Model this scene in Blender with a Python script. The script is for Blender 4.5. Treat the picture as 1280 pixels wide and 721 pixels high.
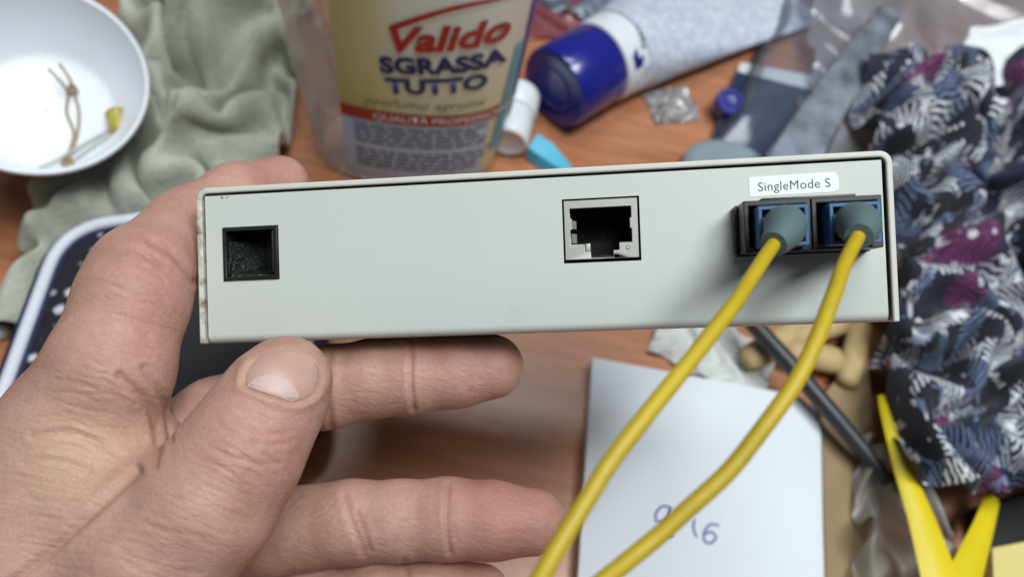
import bpy, bmesh, math, random
import numpy as np
from mathutils import Vector, Matrix, noise as mnoise
from mathutils.bvhtree import BVHTree

random.seed(7)
R = math.radians
scene = bpy.context.scene
for o in list(bpy.data.objects):
    bpy.data.objects.remove(o)

# ------------------------------------------------------------------ camera
# lengths below are written in millimetres and turned into metres on build
F = 1005.0                     # focal length in photograph pixels (1280 wide)
CX, CY = 640.0, 360.5
HC = 303.0                     # height of the lens above the table
PITCH = R(60)
CAM = Vector((0, 0, HC))
ROLL = R(13)
FWD = Vector((0, math.cos(PITCH), -math.sin(PITCH)))
_r, _u = Vector((1, 0, 0)), Vector((0, math.sin(PITCH), math.cos(PITCH)))
RIGHT = _r * math.cos(ROLL) + _u * math.sin(ROLL)
UP = _u * math.cos(ROLL) - _r * math.sin(ROLL)

cam_data = bpy.data.cameras.new('camera')
cam = bpy.data.objects.new('camera', cam_data)
scene.collection.objects.link(cam)
cam.location = CAM * 0.001
cam.rotation_euler = Matrix((RIGHT, UP, -FWD)).transposed().to_euler()
cam_data.sensor_width = 36
cam_data.lens = 36 * F / 1280
cam_data.clip_start = 0.005
cam_data.clip_end = 50
cam_data.dof.use_dof = True
cam_data.dof.focus_distance = 0.163
cam_data.dof.aperture_fstop = 13.0
cam_data.dof.aperture_blades = 0
scene.camera = cam

# ------------------------------------------------------------------ world and lamps
world = bpy.data.worlds.new('World')
scene.world = world
world.use_nodes = True
wb = world.node_tree.nodes['Background']
wb.inputs['Color'].default_value = (0.80, 0.90, 1.0, 1)
wb.inputs['Strength'].default_value = 0.085


def area_lamp(name, loc, target, sx, sy, power, col):
    l = bpy.data.lights.new(name, 'AREA')
    l.shape = 'RECTANGLE'
    l.size, l.size_y = sx, sy
    l.energy = power
    l.color = col
    o = bpy.data.objects.new(name, l)
    scene.collection.objects.link(o)
    o.location = Vector(loc) * 0.001
    d = Vector(target) * 0.001 - o.location
    o.rotation_euler = d.to_track_quat('-Z', 'Y').to_euler()
    return o


area_lamp('ceiling_lamp_main', (500, 250, 1450), (0, 110, 120), 0.46, 0.32, 11.0, (0.95, 1.0, 0.99))
area_lamp('ceiling_lamp_front', (190, -60, 1500), (0, 110, 120), 0.46, 0.34, 9.5, (0.95, 0.99, 1.0))
area_lamp('ceiling_lamp_rear', (-100, 590, 1550), (0, 150, 0), 0.7, 0.25, 8.0, (0.92, 0.98, 1.0))

scene.view_settings.view_transform = 'Standard'
scene.view_settings.look = 'None'
scene.view_settings.exposure = -0.08
scene.view_settings.gamma = 1.0
scene.view_settings.use_curve_mapping = False
scene.cycles.use_denoising = True
scene.cycles.max_bounces = 10
scene.cycles.transparent_max_bounces = 24


# ------------------------------------------------------------------ places
def P(px, py, d):
    """world point (mm) seen at photograph pixel px,py at depth d along the view axis"""
    return CAM + RIGHT * ((px - CX) / F * d) + UP * (-(py - CY) / F * d) + FWD * d


def T(px, py, z=0.0):
    """world point (mm) at height z above the table seen at pixel px,py"""
    r = P(px, py, 1.0) - CAM
    return CAM + r * ((z - HC) / r.z)


def camv(x, y, d):
    return RIGHT * x + UP * y + FWD * d


# ------------------------------------------------------------------ object helpers
ORG = {}


def tag(o, label=None, cat=None, group=None, kind=None):
    if label: o['label'] = label
    if cat: o['category'] = cat
    if group: o['group'] = group
    if kind: o['kind'] = kind
    return o


def thing(name, label, cat, base, group=None):
    o = bpy.data.objects.new(name, None)
    o.empty_display_size = 0.01
    scene.collection.objects.link(o)
    o.location = Vector(base) * 0.001
    ORG[o] = Vector(base)
    return tag(o, label, cat, group)


def mesh_obj(name, me, mat, parent=None):
    """me holds world coordinates in mm"""
    n = len(me.vertices)
    co = np.empty(n * 3, np.float32)
    me.vertices.foreach_get('co', co)
    co = co.reshape(-1, 3)
    if parent is not None:
        org = ORG[parent]
    else:
        lo, hi = co.min(0), co.max(0)
        org = Vector((float(lo[0] + hi[0]) / 2, float(lo[1] + hi[1]) / 2, float(lo[2])))
    co = (co - np.array(org, np.float32)) * 0.001
    me.vertices.foreach_set('co', co.astype(np.float32).ravel())
    me.update()
    me.name = name
    o = bpy.data.objects.new(name, me)
    scene.collection.objects.link(o)
    if mat is not None:
        me.materials.append(mat)
    if parent is not None:
        o.parent = parent
    else:
        o.location = org * 0.001
    ORG[o] = org
    return o


def smooth(me, ang=40):
    me.polygons.foreach_set('use_smooth', [True] * len(me.polygons))
    if ang is not None and ang < 180:
        me.set_sharp_from_angle(angle=R(ang))


class MB:
    """collects shapes of ONE part in a bmesh, in mm"""
    def __init__(s, M=None):
        s.bm = bmesh.new()
        s.M = M if M is not None else Matrix.Identity(4)

    def v(s, p):
        return s.bm.verts.new(s.M @ Vector(p))

    def box(s, x0, x1, y0, y1, z0, z1, bev=0.0, seg=2):
        t = bmesh.new()
        vs = [t.verts.new((x, y, z)) for z in (z0, z1) for y in (y0, y1) for x in (x0, x1)]
        for f in ((0, 2, 3, 1), (4, 5, 7, 6), (0, 1, 5, 4), (2, 6, 7, 3), (0, 4, 6, 2), (1, 3, 7, 5)):
            t.faces.new([vs[i] for i in f])
        if bev > 0:
            bmesh.ops.bevel(t, geom=t.edges[:], offset=bev, segments=seg, affect='EDGES', profile=0.5)
        s.merge(t)
        return s

    def merge(s, t, M=None):
        mp = {}
        for a in t.verts:
            mp[a] = s.v(a.co if M is None else M @ a.co)
        for f in t.faces:
            try:
                s.bm.faces.new([mp[a] for a in f.verts])
            except ValueError:
                pass
        t.free()

    def rings(s, rings, close0=True, close1=True, loop=True):
        """rings: list of lists of points"""
        vr = [[s.v(p) for p in r] for r in rings]
        n = len(vr[0])
        for a, b in zip(vr, vr[1:]):
            for i in range(n if loop else n - 1):
                j = (i + 1) % n
                s.bm.faces.new((a[i], a[j], b[j], b[i]))
        if close0: s.bm.faces.new(list(reversed(vr[0])))
        if close1: s.bm.faces.new(vr[-1])
        return s

    def lathe(s, prof, seg=40, M=None, sx=1.0, sy=1.0, close0=True, close1=True):
        rr = []
        for r, z in prof:
            ring = []
            for i in range(seg):
                a = 2 * math.pi * i / seg
                p = Vector((r * sx * math.cos(a), r * sy * math.sin(a), z))
                ring.append(M @ p if M is not None else p)
            rr.append(ring)
        return s.rings(rr, close0, close1)

    def tube(s, pts, rad, seg=14, caps=True):
        pts = [Vector(p) for p in pts]
        n = len(pts)
        if not isinstance(rad, (list, tuple)): rad = [rad] * n
        up = None
        rr = []
        for i in range(n):
            t = (pts[min(i + 1, n - 1)] - pts[max(i - 1, 0)]).normalized()
            if up is None:
                up = t.orthogonal().normalized()
            up = (up - t * up.dot(t)).normalized()
            w = t.cross(up)
            rr.append([pts[i] + (up * math.cos(2 * math.pi * k / seg) + w * math.sin(2 * math.pi * k / seg)) * rad[i] for k in range(seg)])
        return s.rings(rr, caps, caps)

    def prism(s, poly, z0, z1):
        a = [s.v((x, y, z0)) for x, y in poly]
        b = [s.v((x, y, z1)) for x, y in poly]
        n = len(poly)
        s.bm.faces.new(list(reversed(a)))
        s.bm.faces.new(b)
        for i in range(n):
            s.bm.faces.new((a[i], a[(i + 1) % n], b[(i + 1) % n], b[i]))
        return s

    def build(s, name, mat, parent=None, ang=40, bev=0.0, bseg=2):
        bmesh.ops.recalc_face_normals(s.bm, faces=s.bm.faces[:])
        me = bpy.data.meshes.new(name)
        s.bm.to_mesh(me)
        s.bm.free()
        smooth(me, ang)
        o = mesh_obj(name, me, mat, parent)
        if bev > 0:
            m = o.modifiers.new('bevel', 'BEVEL')
            m.width = bev * 0.001
            m.segments = bseg
            m.limit_method = 'ANGLE'
            m.angle_limit = R(35)
        return o


def catmull(pts, k=8):
    """smooth polyline through points of any dimension"""
    p = [np.array(q, float) for q in pts]
    p = [2 * p[0] - p[1]] + p + [2 * p[-1] - p[-2]]
    out = []
    for i in range(1, len(p) - 2):
        a, b, c, d = p[i - 1:i + 3]
        for j in range(k):
            t = j / k
            out.append(0.5 * (2 * b + (c - a) * t + (2 * a - 5 * b + 4 * c - d) * t * t + (3 * b - a - 3 * c + d) * t ** 3))
    out.append(p[-2])
    return out


def frame(origin, x, y=None, z=None):
    """matrix from axes"""
    x = Vector(x).normalized()
    if z is None:
        y = Vector(y); y = (y - x * y.dot(x)).normalized(); z = x.cross(y)
    else:
        z = Vector(z); z = (z - x * z.dot(x)).normalized(); y = z.cross(x)
    m = Matrix.Identity(4)
    for i in range(3):
        m[i][0], m[i][1], m[i][2], m[i][3] = x[i], y[i], z[i], origin[i]
    return m


def zframe(origin, z, hint=(0, 0, 1)):
    z = Vector(z).normalized()
    h = Vector(hint)
    if abs(h.normalized().dot(z)) > 0.97: h = Vector((1, 0, 0))
    x = h.cross(z).normalized()
    return frame(origin, x, z=z)


def grid_mesh(name, G, mat, parent=None, uv=True, sub=1, thick=0.0, offset=0.0):
    """G: n x m x 3 array of world points in mm"""
    n, m = G.shape[:2]
    idx = np.arange(n * m).reshape(n, m)
    faces = np.stack([idx[:-1, :-1], idx[1:, :-1], idx[1:, 1:], idx[:-1, 1:]], -1).reshape(-1, 4)
    me = bpy.data.meshes.new(name)
    me.from_pydata(G.reshape(-1, 3).tolist(), [], faces.tolist())
    if uv:
        l = me.uv_layers.new(name='uv')
        uu = np.stack(np.meshgrid(np.linspace(0, 1, n), np.linspace(0, 1, m), indexing='ij'), -1).reshape(-1, 2)
        l.data.foreach_set('uv', uu[faces.ravel()].astype(np.float32).ravel())
    smooth(me, None)
    o = mesh_obj(name, me, mat, parent)
    if thick > 0:
        s = o.modifiers.new('solidify', 'SOLIDIFY'); s.thickness = thick * 0.001; s.offset = offset
    if sub:
        s = o.modifiers.new('subsurf', 'SUBSURF'); s.levels = sub; s.render_levels = sub
    return o


# ------------------------------------------------------------------ materials
def mat_new(name):
    m = bpy.data.materials.new(name)
    m.use_nodes = True
    nt = m.node_tree
    return m, nt, nt.nodes['Principled BSDF']


def nd(nt, typ, **kw):
    n = nt.nodes.new(typ)
    for k, v in kw.items():
        if k.startswith('i_'):
            key = k[2:]
            n.inputs[int(key) if key.isdigit() else key.replace('_', ' ')].default_value = v
        else:
            setattr(n, k, v)
    return n


def ramp(nt, fac, stops):
    r = nt.nodes.new('ShaderNodeValToRGB')
    e = r.color_ramp.elements
    while len(e) < len(stops): e.new(0.5)
    for q, (p, c) in zip(e, stops):
        q.position = p
        q.color = c if len(c) == 4 else (*c, 1)
    nt.links.new(fac, r.inputs[0])
    return r


def mixc(nt, fac, a, b, blend='MIX'):
    n = nt.nodes.new('ShaderNodeMix')
    n.data_type = 'RGBA'
    n.blend_type = blend
    for s, v in ((0, fac), (6, a), (7, b)):
        if hasattr(v, 'is_linked'): nt.links.new(v, n.inputs[s])
        elif s == 0: n.inputs[0].default_value = v
        else: n.inputs[s].default_value = (*v, 1) if len(v) == 3 else v
    return n.outputs[2]


def math_n(nt, op, a, b=None, clamp=False):
    n = nt.nodes.new('ShaderNodeMath')
    n.operation = op
    n.use_clamp = clamp
    for i, v in enumerate((a, b)):
        if v is None: continue
        if hasattr(v, 'is_linked'): nt.links.new(v, n.inputs[i])
        else: n.inputs[i].default_value = v
    return n.outputs[0]


def coords(nt, kind='Object', scale=(1, 1, 1), rot=(0, 0, 0), loc=(0, 0, 0)):
    tc = nt.nodes.new('ShaderNodeTexCoord')
    mp = nt.nodes.new('ShaderNodeMapping')
    mp.inputs['Scale'].default_value = scale
    mp.inputs['Rotation'].default_value = rot
    mp.inputs['Location'].default_value = loc
    nt.links.new(tc.outputs[kind], mp.inputs['Vector'])
    return mp.outputs['Vector']


def noise_n(nt, vec, scale, detail=4, rough=0.55, dist=0.0):
    n = nd(nt, 'ShaderNodeTexNoise', i_Scale=scale, i_Detail=detail, i_Roughness=rough, i_Distortion=dist)
    nt.links.new(vec, n.inputs['Vector'])
    return n


def bump(nt, b, h, strength=0.3, dist=0.0005, prev=None):
    n = nd(nt, 'ShaderNodeBump', i_Strength=strength, i_Distance=dist)
    nt.links.new(h, n.inputs['Height'])
    if prev is not None: nt.links.new(prev, n.inputs['Normal'])
    if b is not None: nt.links.new(n.outputs[0], b.inputs['Normal'])
    return n.outputs[0]


def simple(name, col, rough=0.5, metal=0.0, var=0.08, scale=60, bmp=0.0, bscale=300, bdist=0.0004, coat=0.0, spec=0.5, sss=0.0):
    m, nt, b = mat_new(name)
    vec = coords(nt)
    n = noise_n(nt, vec, scale, 5)
    c1 = tuple(max(0, c * (1 - var)) for c in col)
    c2 = tuple(min(1, c * (1 + var)) for c in col)
    r = ramp(nt, n.outputs[0], [(0.3, c1), (0.7, c2)])
    nt.links.new(r.outputs[0], b.inputs['Base Color'])
    rr = nd(nt, 'ShaderNodeMapRange', i_3=max(0.02, rough - 0.06), i_4=min(1, rough + 0.08))
    nt.links.new(n.outputs[0], rr.inputs[0])
    nt.links.new(rr.outputs[0], b.inputs['Roughness'])
    b.inputs['Metallic'].default_value = metal
    b.inputs['Specular IOR Level'].default_value = spec
    b.inputs['Coat Weight'].default_value = coat
    if sss:
        b.inputs['Subsurface Weight'].default_value = sss
        b.inputs['Subsurface Scale'].default_value = 0.002
    if bmp:
        n2 = noise_n(nt, vec, bscale, 5)
        bump(nt, b, n2.outputs[0], bmp, bdist)
    return m


def film(name, tint=(0.9, 0.93, 0.97), haze=0.15, gloss=0.9, rough=0.08, milk=(0.8, 0.83, 0.87), var=0.1, scale=25):
    """thin clear plastic: see-through, a little milky, glossy at grazing angles"""
    m = bpy.data.materials.new(name)
    m.use_nodes = True
    nt = m.node_tree
    nt.nodes.remove(nt.nodes['Principled BSDF'])
    out = nt.nodes['Material Output']
    tr = nd(nt, 'ShaderNodeBsdfTransparent'); tr.inputs[0].default_value = (*tint, 1)
    df = nd(nt, 'ShaderNodeBsdfDiffuse'); df.inputs[0].default_value = (*milk, 1)
    tl = nd(nt, 'ShaderNodeBsdfTranslucent'); tl.inputs[0].default_value = (*milk, 1)
    md = nd(nt, 'ShaderNodeMixShader', i_0=0.4)
    nt.links.new(df.outputs[0], md.inputs[1]); nt.links.new(tl.outputs[0], md.inputs[2])
    gl = nd(nt, 'ShaderNodeBsdfGlossy', i_Roughness=rough)
    vec = coords(nt)
    n = noise_n(nt, vec, scale, 4)
    hz = nd(nt, 'ShaderNodeMapRange', i_1=0.3, i_2=0.7, i_3=max(0, haze - var), i_4=haze + var)
    nt.links.new(n.outputs[0], hz.inputs[0])
    m1 = nd(nt, 'ShaderNodeMixShader')
    nt.links.new(hz.outputs[0], m1.inputs[0]); nt.links.new(tr.outputs[0], m1.inputs[1]); nt.links.new(md.outputs[0], m1.inputs[2])
    fr = nd(nt, 'ShaderNodeFresnel', i_IOR=1.45)
    fm = math_n(nt, 'MULTIPLY', fr.outputs[0], gloss)
    m2 = nd(nt, 'ShaderNodeMixShader')
    nt.links.new(fm, m2.inputs[0]); nt.links.new(m1.outputs[0], m2.inputs[1]); nt.links.new(gl.outputs[0], m2.inputs[2])
    nt.links.new(m2.outputs[0], out.inputs['Surface'])
    return m


def mat_wood():
    m, nt, b = mat_new('wood_laminate')
    vec = coords(nt, scale=(2.2, 26, 10), rot=(0, 0, R(-14)))
    n = noise_n(nt, vec, 7, 8, 0.62, 0.6)
    vec2 = coords(nt, scale=(6, 160, 30), rot=(0, 0, R(-14)))
    n2 = noise_n(nt, vec2, 9, 4, 0.6, 0.2)
    big = noise_n(nt, coords(nt), 7, 3)
    r = ramp(nt, n.outputs[0], [(0.25, (0.33, 0.122, 0.053)), (0.5, (0.44, 0.176, 0.084)), (0.75, (0.54, 0.236, 0.124))])
    r2 = ramp(nt, n2.outputs[0], [(0.35, (0.80, 0.76, 0.72)), (0.62, (1, 1, 1))])
    c = mixc(nt, 0.8, r.outputs[0], r2.outputs[0], 'MULTIPLY')
    # random pale patches mixed over the grain
    w = ramp(nt, big.outputs[0], [(0.55, (0, 0, 0)), (0.72, (1, 1, 1))])
    wf = math_n(nt, 'MULTIPLY', w.outputs[0], 0.18)
    c = mixc(nt, wf, c, (0.55, 0.42, 0.36))
    nt.links.new(c, b.inputs['Base Color'])
    rr = nd(nt, 'ShaderNodeMapRange', i_3=0.24, i_4=0.42)
    nt.links.new(n2.outputs[0], rr.inputs[0]); nt.links.new(rr.outputs[0], b.inputs['Roughness'])
    bump(nt, b, n2.outputs[0], 0.12, 0.0003)
    return m


def mat_case(name, base=(0.575, 0.61, 0.57)):
    """powder-coated steel, yellowed, a little dirt along the edges"""
    m, nt, b = mat_new(name)
    vec = coords(nt)
    n = noise_n(nt, vec, 22, 5)
    r = ramp(nt, n.outputs[0], [(0.3, tuple(c * 0.95 for c in base)), (0.7, base)])
    sp = noise_n(nt, vec, 420, 3, 0.7)
    spk = ramp(nt, sp.outputs[0], [(0.70, (0, 0, 0)), (0.78, (1, 1, 1))])
    dn = noise_n(nt, vec, 55, 6, 0.7)
    dirt = ramp(nt, dn.outputs[0], [(0.60, (0, 0, 0)), (0.80, (1, 1, 1))])
    f = math_n(nt, 'MULTIPLY', spk.outputs[0], dirt.outputs[0])
    c = mixc(nt, math_n(nt, 'MULTIPLY', f, 0.5), r.outputs[0], (0.20, 0.15, 0.09))
    sm = noise_n(nt, coords(nt, scale=(1, 1, 1), loc=(3, 1, 2)), 38, 6, 0.65)
    smr = ramp(nt, sm.outputs[0], [(0.58, (0, 0, 0)), (0.78, (1, 1, 1))])
    c = mixc(nt, math_n(nt, 'MULTIPLY', smr.outputs[0], 0.20), c, (0.33, 0.29, 0.22))
    nt.links.new(c, b.inputs['Base Color'])
    b.inputs['Roughness'].default_value = 0.42
    b.inputs['Specular IOR Level'].default_value = 0.4
    g = noise_n(nt, vec, 1500, 2)
    bump(nt, b, g.outputs[0], 0.10, 0.00012)
    return m


def mat_lid():
    """the lid: same paint, chipped and browned along its left edge"""
    m = mat_case('case_paint_lid', (0.62, 0.635, 0.565))
    nt = m.node_tree
    b = nt.nodes['Principled BSDF']
    src = b.inputs['Base Color'].links[0].from_socket
    vec = coords(nt)
    n = noise_n(nt, vec, 240, 5, 0.75)
    n2 = noise_n(nt, vec, 70, 3, 0.6)
    k = math_n(nt, 'MULTIPLY', n.outputs[0], n2.outputs[0])
    r = ramp(nt, k, [(0.20, (0, 0, 0)), (0.31, (1, 1, 1))])
    dt = nd(nt, 'ShaderNodeVectorMath', operation='DOT_PRODUCT')
    nt.links.new(vec, dt.inputs[0])
    dt.inputs[1].default_value = camv(140.97, 5.44, -16.19).normalized()
    ms = nd(nt, 'ShaderNodeMapRange', i_1=-0.0700, i_2=-0.0685, i_3=1.0, i_4=0.0)
    nt.links.new(dt.outputs['Value'], ms.inputs[0])
    f = math_n(nt, 'MULTIPLY', r.outputs[0], ms.outputs[0])
    c = mixc(nt, f, src, (0.20, 0.13, 0.06))
    nt.links.new(c, b.inputs['Base Color'])
    return m


def mat_skin():
    m, nt, b = mat_new('skin')
    vec = coords(nt)
    n = noise_n(nt, vec, 55, 6, 0.6)
    n2 = noise_n(nt, vec, 260, 4, 0.6)
    base = ramp(nt, n.outputs[0], [(0.28, (0.435, 0.246, 0.190)), (0.5, (0.505, 0.300, 0.236)), (0.74, (0.575, 0.358, 0.288))])
    mot = ramp(nt, n2.outputs[0], [(0.35, (0.86, 0.82, 0.80)), (0.65, (1.0, 1.0, 1.0))])
    c = mixc(nt, 0.7, base.outputs[0], mot.outputs[0], 'MULTIPLY')
    at = nd(nt, 'ShaderNodeAttribute', attribute_name='red')
    c = mixc(nt, math_n(nt, 'MULTIPLY', at.outputs['Fac'], 0.85), c, (0.46, 0.165, 0.135))
    ay = nd(nt, 'ShaderNodeAttribute', attribute_name='pale')
    c = mixc(nt, math_n(nt, 'MULTIPLY', ay.outputs['Fac'], 0.6), c, (0.56, 0.40, 0.26))
    ac = nd(nt, 'ShaderNodeAttribute', attribute_name='crease')
    c = mixc(nt, math_n(nt, 'MULTIPLY', ac.outputs['Fac'], 0.30), c, (0.34, 0.13, 0.09))
    nt.links.new(c, b.inputs['Base Color'])
    b.inputs['Roughness'].default_value = 0.48
    b.inputs['Specular IOR Level'].default_value = 0.35
    b.inputs['Subsurface Weight'].default_value = 0.10
    b.inputs['Subsurface Radius'].default_value = (1.0, 0.35, 0.2)
    b.inputs['Subsurface Scale'].default_value = 0.0022
    # skin relief: fine criss-cross lines, pores and slow unevenness
    dv = noise_n(nt, vec, 150, 3)
    wv = nd(nt, 'ShaderNodeVectorMath', operation='MULTIPLY_ADD')
    nt.links.new(dv.outputs['Color'], wv.inputs[0])
    wv.inputs[1].default_value = (0.0022, 0.0022, 0.0022)
    nt.links.new(vec, wv.inputs[2])
    vo = nd(nt, 'ShaderNodeTexVoronoi', i_Scale=1000.0)
    vo.feature = 'DISTANCE_TO_EDGE'
    ms = nd(nt, 'ShaderNodeMapping'); ms.inputs['Rotation'].default_value = (0.3, 0.5, 0.7); ms.inputs['Scale'].default_value = (1.0, 0.55, 0.8)
    nt.links.new(wv.outputs[0], ms.inputs[0]); nt.links.new(ms.outputs[0], vo.inputs['Vector'])
    vr = ramp(nt, vo.outputs['Distance'], [(0.0, (0, 0, 0)), (0.16, (1, 1, 1))])
    lines = ramp(nt, vo.outputs['Distance'], [(0.0, (0.86, 0.80, 0.78)), (0.12, (1, 1, 1))])
    c = mixc(nt, 0.22, c, lines.outputs[0], 'MULTIPLY')
    sp_ = ramp(nt, noise_n(nt, vec, 1400, 3, 0.7).outputs[0], [(0.30, (0.90, 0.86, 0.84)), (0.55, (1, 1, 1)), (0.75, (1.05, 1.05, 1.05))])
    c = mixc(nt, 0.8, c, sp_.outputs[0], 'MULTIPLY')
    nt.links.new(c, b.inputs['Base Color'])
    b1 = bump(nt, None, vr.outputs[0], 0.14, 0.00010)
    wr = noise_n(nt, coords(nt, scale=(0.45, 1.5, 0.8), rot=(0.2, 0.4, -0.75)), 950, 4, 0.65, 0.5)
    wl = noise_n(nt, coords(nt, scale=(0.30, 1.6, 0.9), rot=(-0.3, 0.2, 0.7)), 520, 3, 0.6, 0.7)
    b1 = bump(nt, None, wl.outputs[0], 0.30, 0.00035, b1)
    b2 = bump(nt, None, wr.outputs[0], 0.55, 0.00034, b1)
    bump(nt, b, noise_n(nt, vec, 150, 3).outputs[0], 0.16, 0.0009, b2)
    return m


def mat_fabric_pattern():
    m, nt, b = mat_new('printed_fabric')
    tc = nd(nt, 'ShaderNodeTexCoord')
    wob = noise_n(nt, tc.outputs['UV'], 9, 3)
    ad = nd(nt, 'ShaderNodeVectorMath', operation='MULTIPLY_ADD')
    nt.links.new(wob.outputs['Color'], ad.inputs[0]); ad.inputs[1].default_value = (0.05, 0.05, 0.0)
    nt.links.new(tc.outputs['UV'], ad.inputs[2])
    uv = ad.outputs[0]
    cell = nd(nt, 'ShaderNodeTexVoronoi', i_Scale=27.0)
    nt.links.new(uv, cell.inputs['Vector'])
    sep = nd(nt, 'ShaderNodeSeparateColor')
    nt.links.new(cell.outputs['Color'], sep.inputs[0])
    rot = nd(nt, 'ShaderNodeVectorRotate', rotation_type='Z_AXIS')
    nt.links.new(uv, rot.inputs['Vector'])
    nt.links.new(math_n(nt, 'MULTIPLY', sep.outputs[0], 6.283), rot.inputs['Angle'])
    wv = nd(nt, 'ShaderNodeTexWave', i_Scale=42.0, i_Distortion=3.0, i_Detail=2.0, i_Detail_Scale=1.6)
    nt.links.new(rot.outputs[0], wv.inputs['Vector'])
    st = ramp(nt, wv.outputs['Fac'], [(0.52, (0, 0, 0)), (0.62, (1, 1, 1))])
    # solid leaf-like areas and plain navy areas
    ln = noise_n(nt, uv, 38, 3, 0.5, 0.6)
    leaf = ramp(nt, ln.outputs[0], [(0.60, (0, 0, 0)), (0.63, (1, 1, 1))])
    gap = ramp(nt, sep.outputs[1], [(0.40, (0, 0, 0)), (0.42, (1, 1, 1))])
    white = math_n(nt, 'MAXIMUM', math_n(nt, 'MULTIPLY', st.outputs[0], gap.outputs[0]), leaf.outputs[0])
    ctint = ramp(nt, sep.outputs[2], [(0.0, (0.76, 0.77, 0.81)), (0.62, (0.62, 0.65, 0.72)), (0.75, (0.14, 0.19, 0.33))])
    base = ramp(nt, noise_n(nt, uv, 5, 2).outputs[0], [(0.45, (0.008, 0.009, 0.018)), (0.64, (0.022, 0.028, 0.065))])
    c = mixc(nt, white, base.outputs[0], ctint.outputs[0])
    pn = noise_n(nt, tc.outputs['UV'], 6.5, 2, 0.5, 0.4)
    pm = ramp(nt, pn.outputs[0], [(0.58, (0, 0, 0)), (0.62, (1, 1, 1))])
    pf = math_n(nt, 'MULTIPLY', pm.outputs[0], math_n(nt, 'SUBTRACT', 1.0, math_n(nt, 'MULTIPLY', leaf.outputs[0], 0.9)))
    purple = mixc(nt, st.outputs[0], (0.060, 0.010, 0.052), (0.20, 0.040, 0.145))
    c = mixc(nt, pf, c, purple)
    nt.links.new(c, b.inputs['Base Color'])
    b.inputs['Roughness'].default_value = 0.85
    b.inputs['Sheen Weight'].default_value = 0.1
    g = noise_n(nt, coords(nt), 900, 2)
    bump(nt, b, g.outputs[0], 0.2, 0.0003)
    return m


def mat_sage():
    m, nt, b = mat_new('sage_flannel')
    vec = coords(nt)
    n = noise_n(nt, vec, 45, 6, 0.65)
    r = ramp(nt, n.outputs[0], [(0.25, (0.34, 0.355, 0.27)), (0.5, (0.49, 0.515, 0.43)), (0.75, (0.58, 0.60, 0.51))])
    st = ramp(nt, noise_n(nt, vec, 17, 6, 0.7).outputs[0], [(0.62, (0, 0, 0)), (0.72, (1, 1, 1))])
    c = mixc(nt, math_n(nt, 'MULTIPLY', st.outputs[0], 0.55), r.outputs[0], (0.10, 0.095, 0.06))
    nt.links.new(c, b.inputs['Base Color'])
    b.inputs['Roughness'].default_value = 0.95
    b.inputs['Sheen Weight'].default_value = 0.25
    g = noise_n(nt, vec, 420, 5, 0.7)
    bump(nt, b, g.outputs[0], 0.8, 0.0016)
    return m


def mat_dusty_black():
    m, nt, b = mat_new('dusty_black_plastic')
    vec = coords(nt)
    n = noise_n(nt, vec, 1500, 4, 0.75)
    r = ramp(nt, n.outputs[0], [(0.59, (0.006, 0.009, 0.009)), (0.70, (0.30, 0.32, 0.32))])
    nt.links.new(r.outputs[0], b.inputs['Base Color'])
    b.inputs['Roughness'].default_value = 0.25
    bump(nt, b, n.outputs[0], 0.8, 0.0006)
    return m


def mat_tube():
    m, nt, b = mat_new('printed_tube')
    vec = coords(nt)
    n = noise_n(nt, vec, 230, 3, 0.6)
    r = ramp(nt, n.outputs[0], [(0.40, (0.47, 0.52, 0.66)), (0.56, (0.60, 0.64, 0.74)), (0.66, (0.68, 0.70, 0.76))])
    nt.links.new(r.outputs[0], b.inputs['Base Color'])
    b.inputs['Roughness'].default_value = 0.4
    bump(nt, b, noise_n(nt, vec, 22, 3).outputs[0], 0.25, 0.003)
    return m


def mat_pouch_print():
    m, nt, b = mat_new('pouch_print')
    vec = coords(nt)
    v = nd(nt, 'ShaderNodeTexVoronoi', i_Scale=150.0, i_Randomness=0.35)
    nt.links.new(vec, v.inputs['Vector'])
    n = noise_n(nt, vec, 260, 3, 0.6)
    d = math_n(nt, 'ADD', v.outputs['Distance'], math_n(nt, 'MULTIPLY', math_n(nt, 'SUBTRACT', n.outputs[0], 0.5), 0.28))
    r = ramp(nt, d, [(0.30, (0.58, 0.58, 0.64)), (0.42, (0.008, 0.008, 0.014))])
    nt.links.new(r.outputs[0], b.inputs['Base Color'])
    b.inputs['Roughness'].default_value = 0.85
    bump(nt, b, n.outputs[0], 0.8, 0.002)
    return m


def mat_label():
    """printed label: olive at the left fading to cream, yellow-green lower down"""
    m, nt, b = mat_new('label_film')
    tc = nd(nt, 'ShaderNodeTexCoord')
    sx_ = nd(nt, 'ShaderNodeSeparateXYZ')
    nt.links.new(tc.outputs['UV'], sx_.inputs[0])
    n = noise_n(nt, coords(nt), 30, 3)
    u = math_n(nt, 'ADD', sx_.outputs[0], math_n(nt, 'MULTIPLY', math_n(nt, 'SUBTRACT', n.outputs[0], 0.5), 0.08))
    r = ramp(nt, u, [(0.02, (0.58, 0.52, 0.22)), (0.20, (0.66, 0.61, 0.32)), (0.36, (0.78, 0.79, 0.68)), (0.8, (0.80, 0.82, 0.74)), (1.0, (0.80, 0.72, 0.60))])
    r2 = ramp(nt, sx_.outputs[1], [(0.32, (0.86, 0.92, 0.62)), (0.58, (1, 1, 1))])
    c = mixc(nt, 1.0, r.outputs[0], r2.outputs[0], 'MULTIPLY')
    nt.links.new(c, b.inputs['Base Color'])
    b.inputs['Roughness'].default_value = 0.32
    return m


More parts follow.
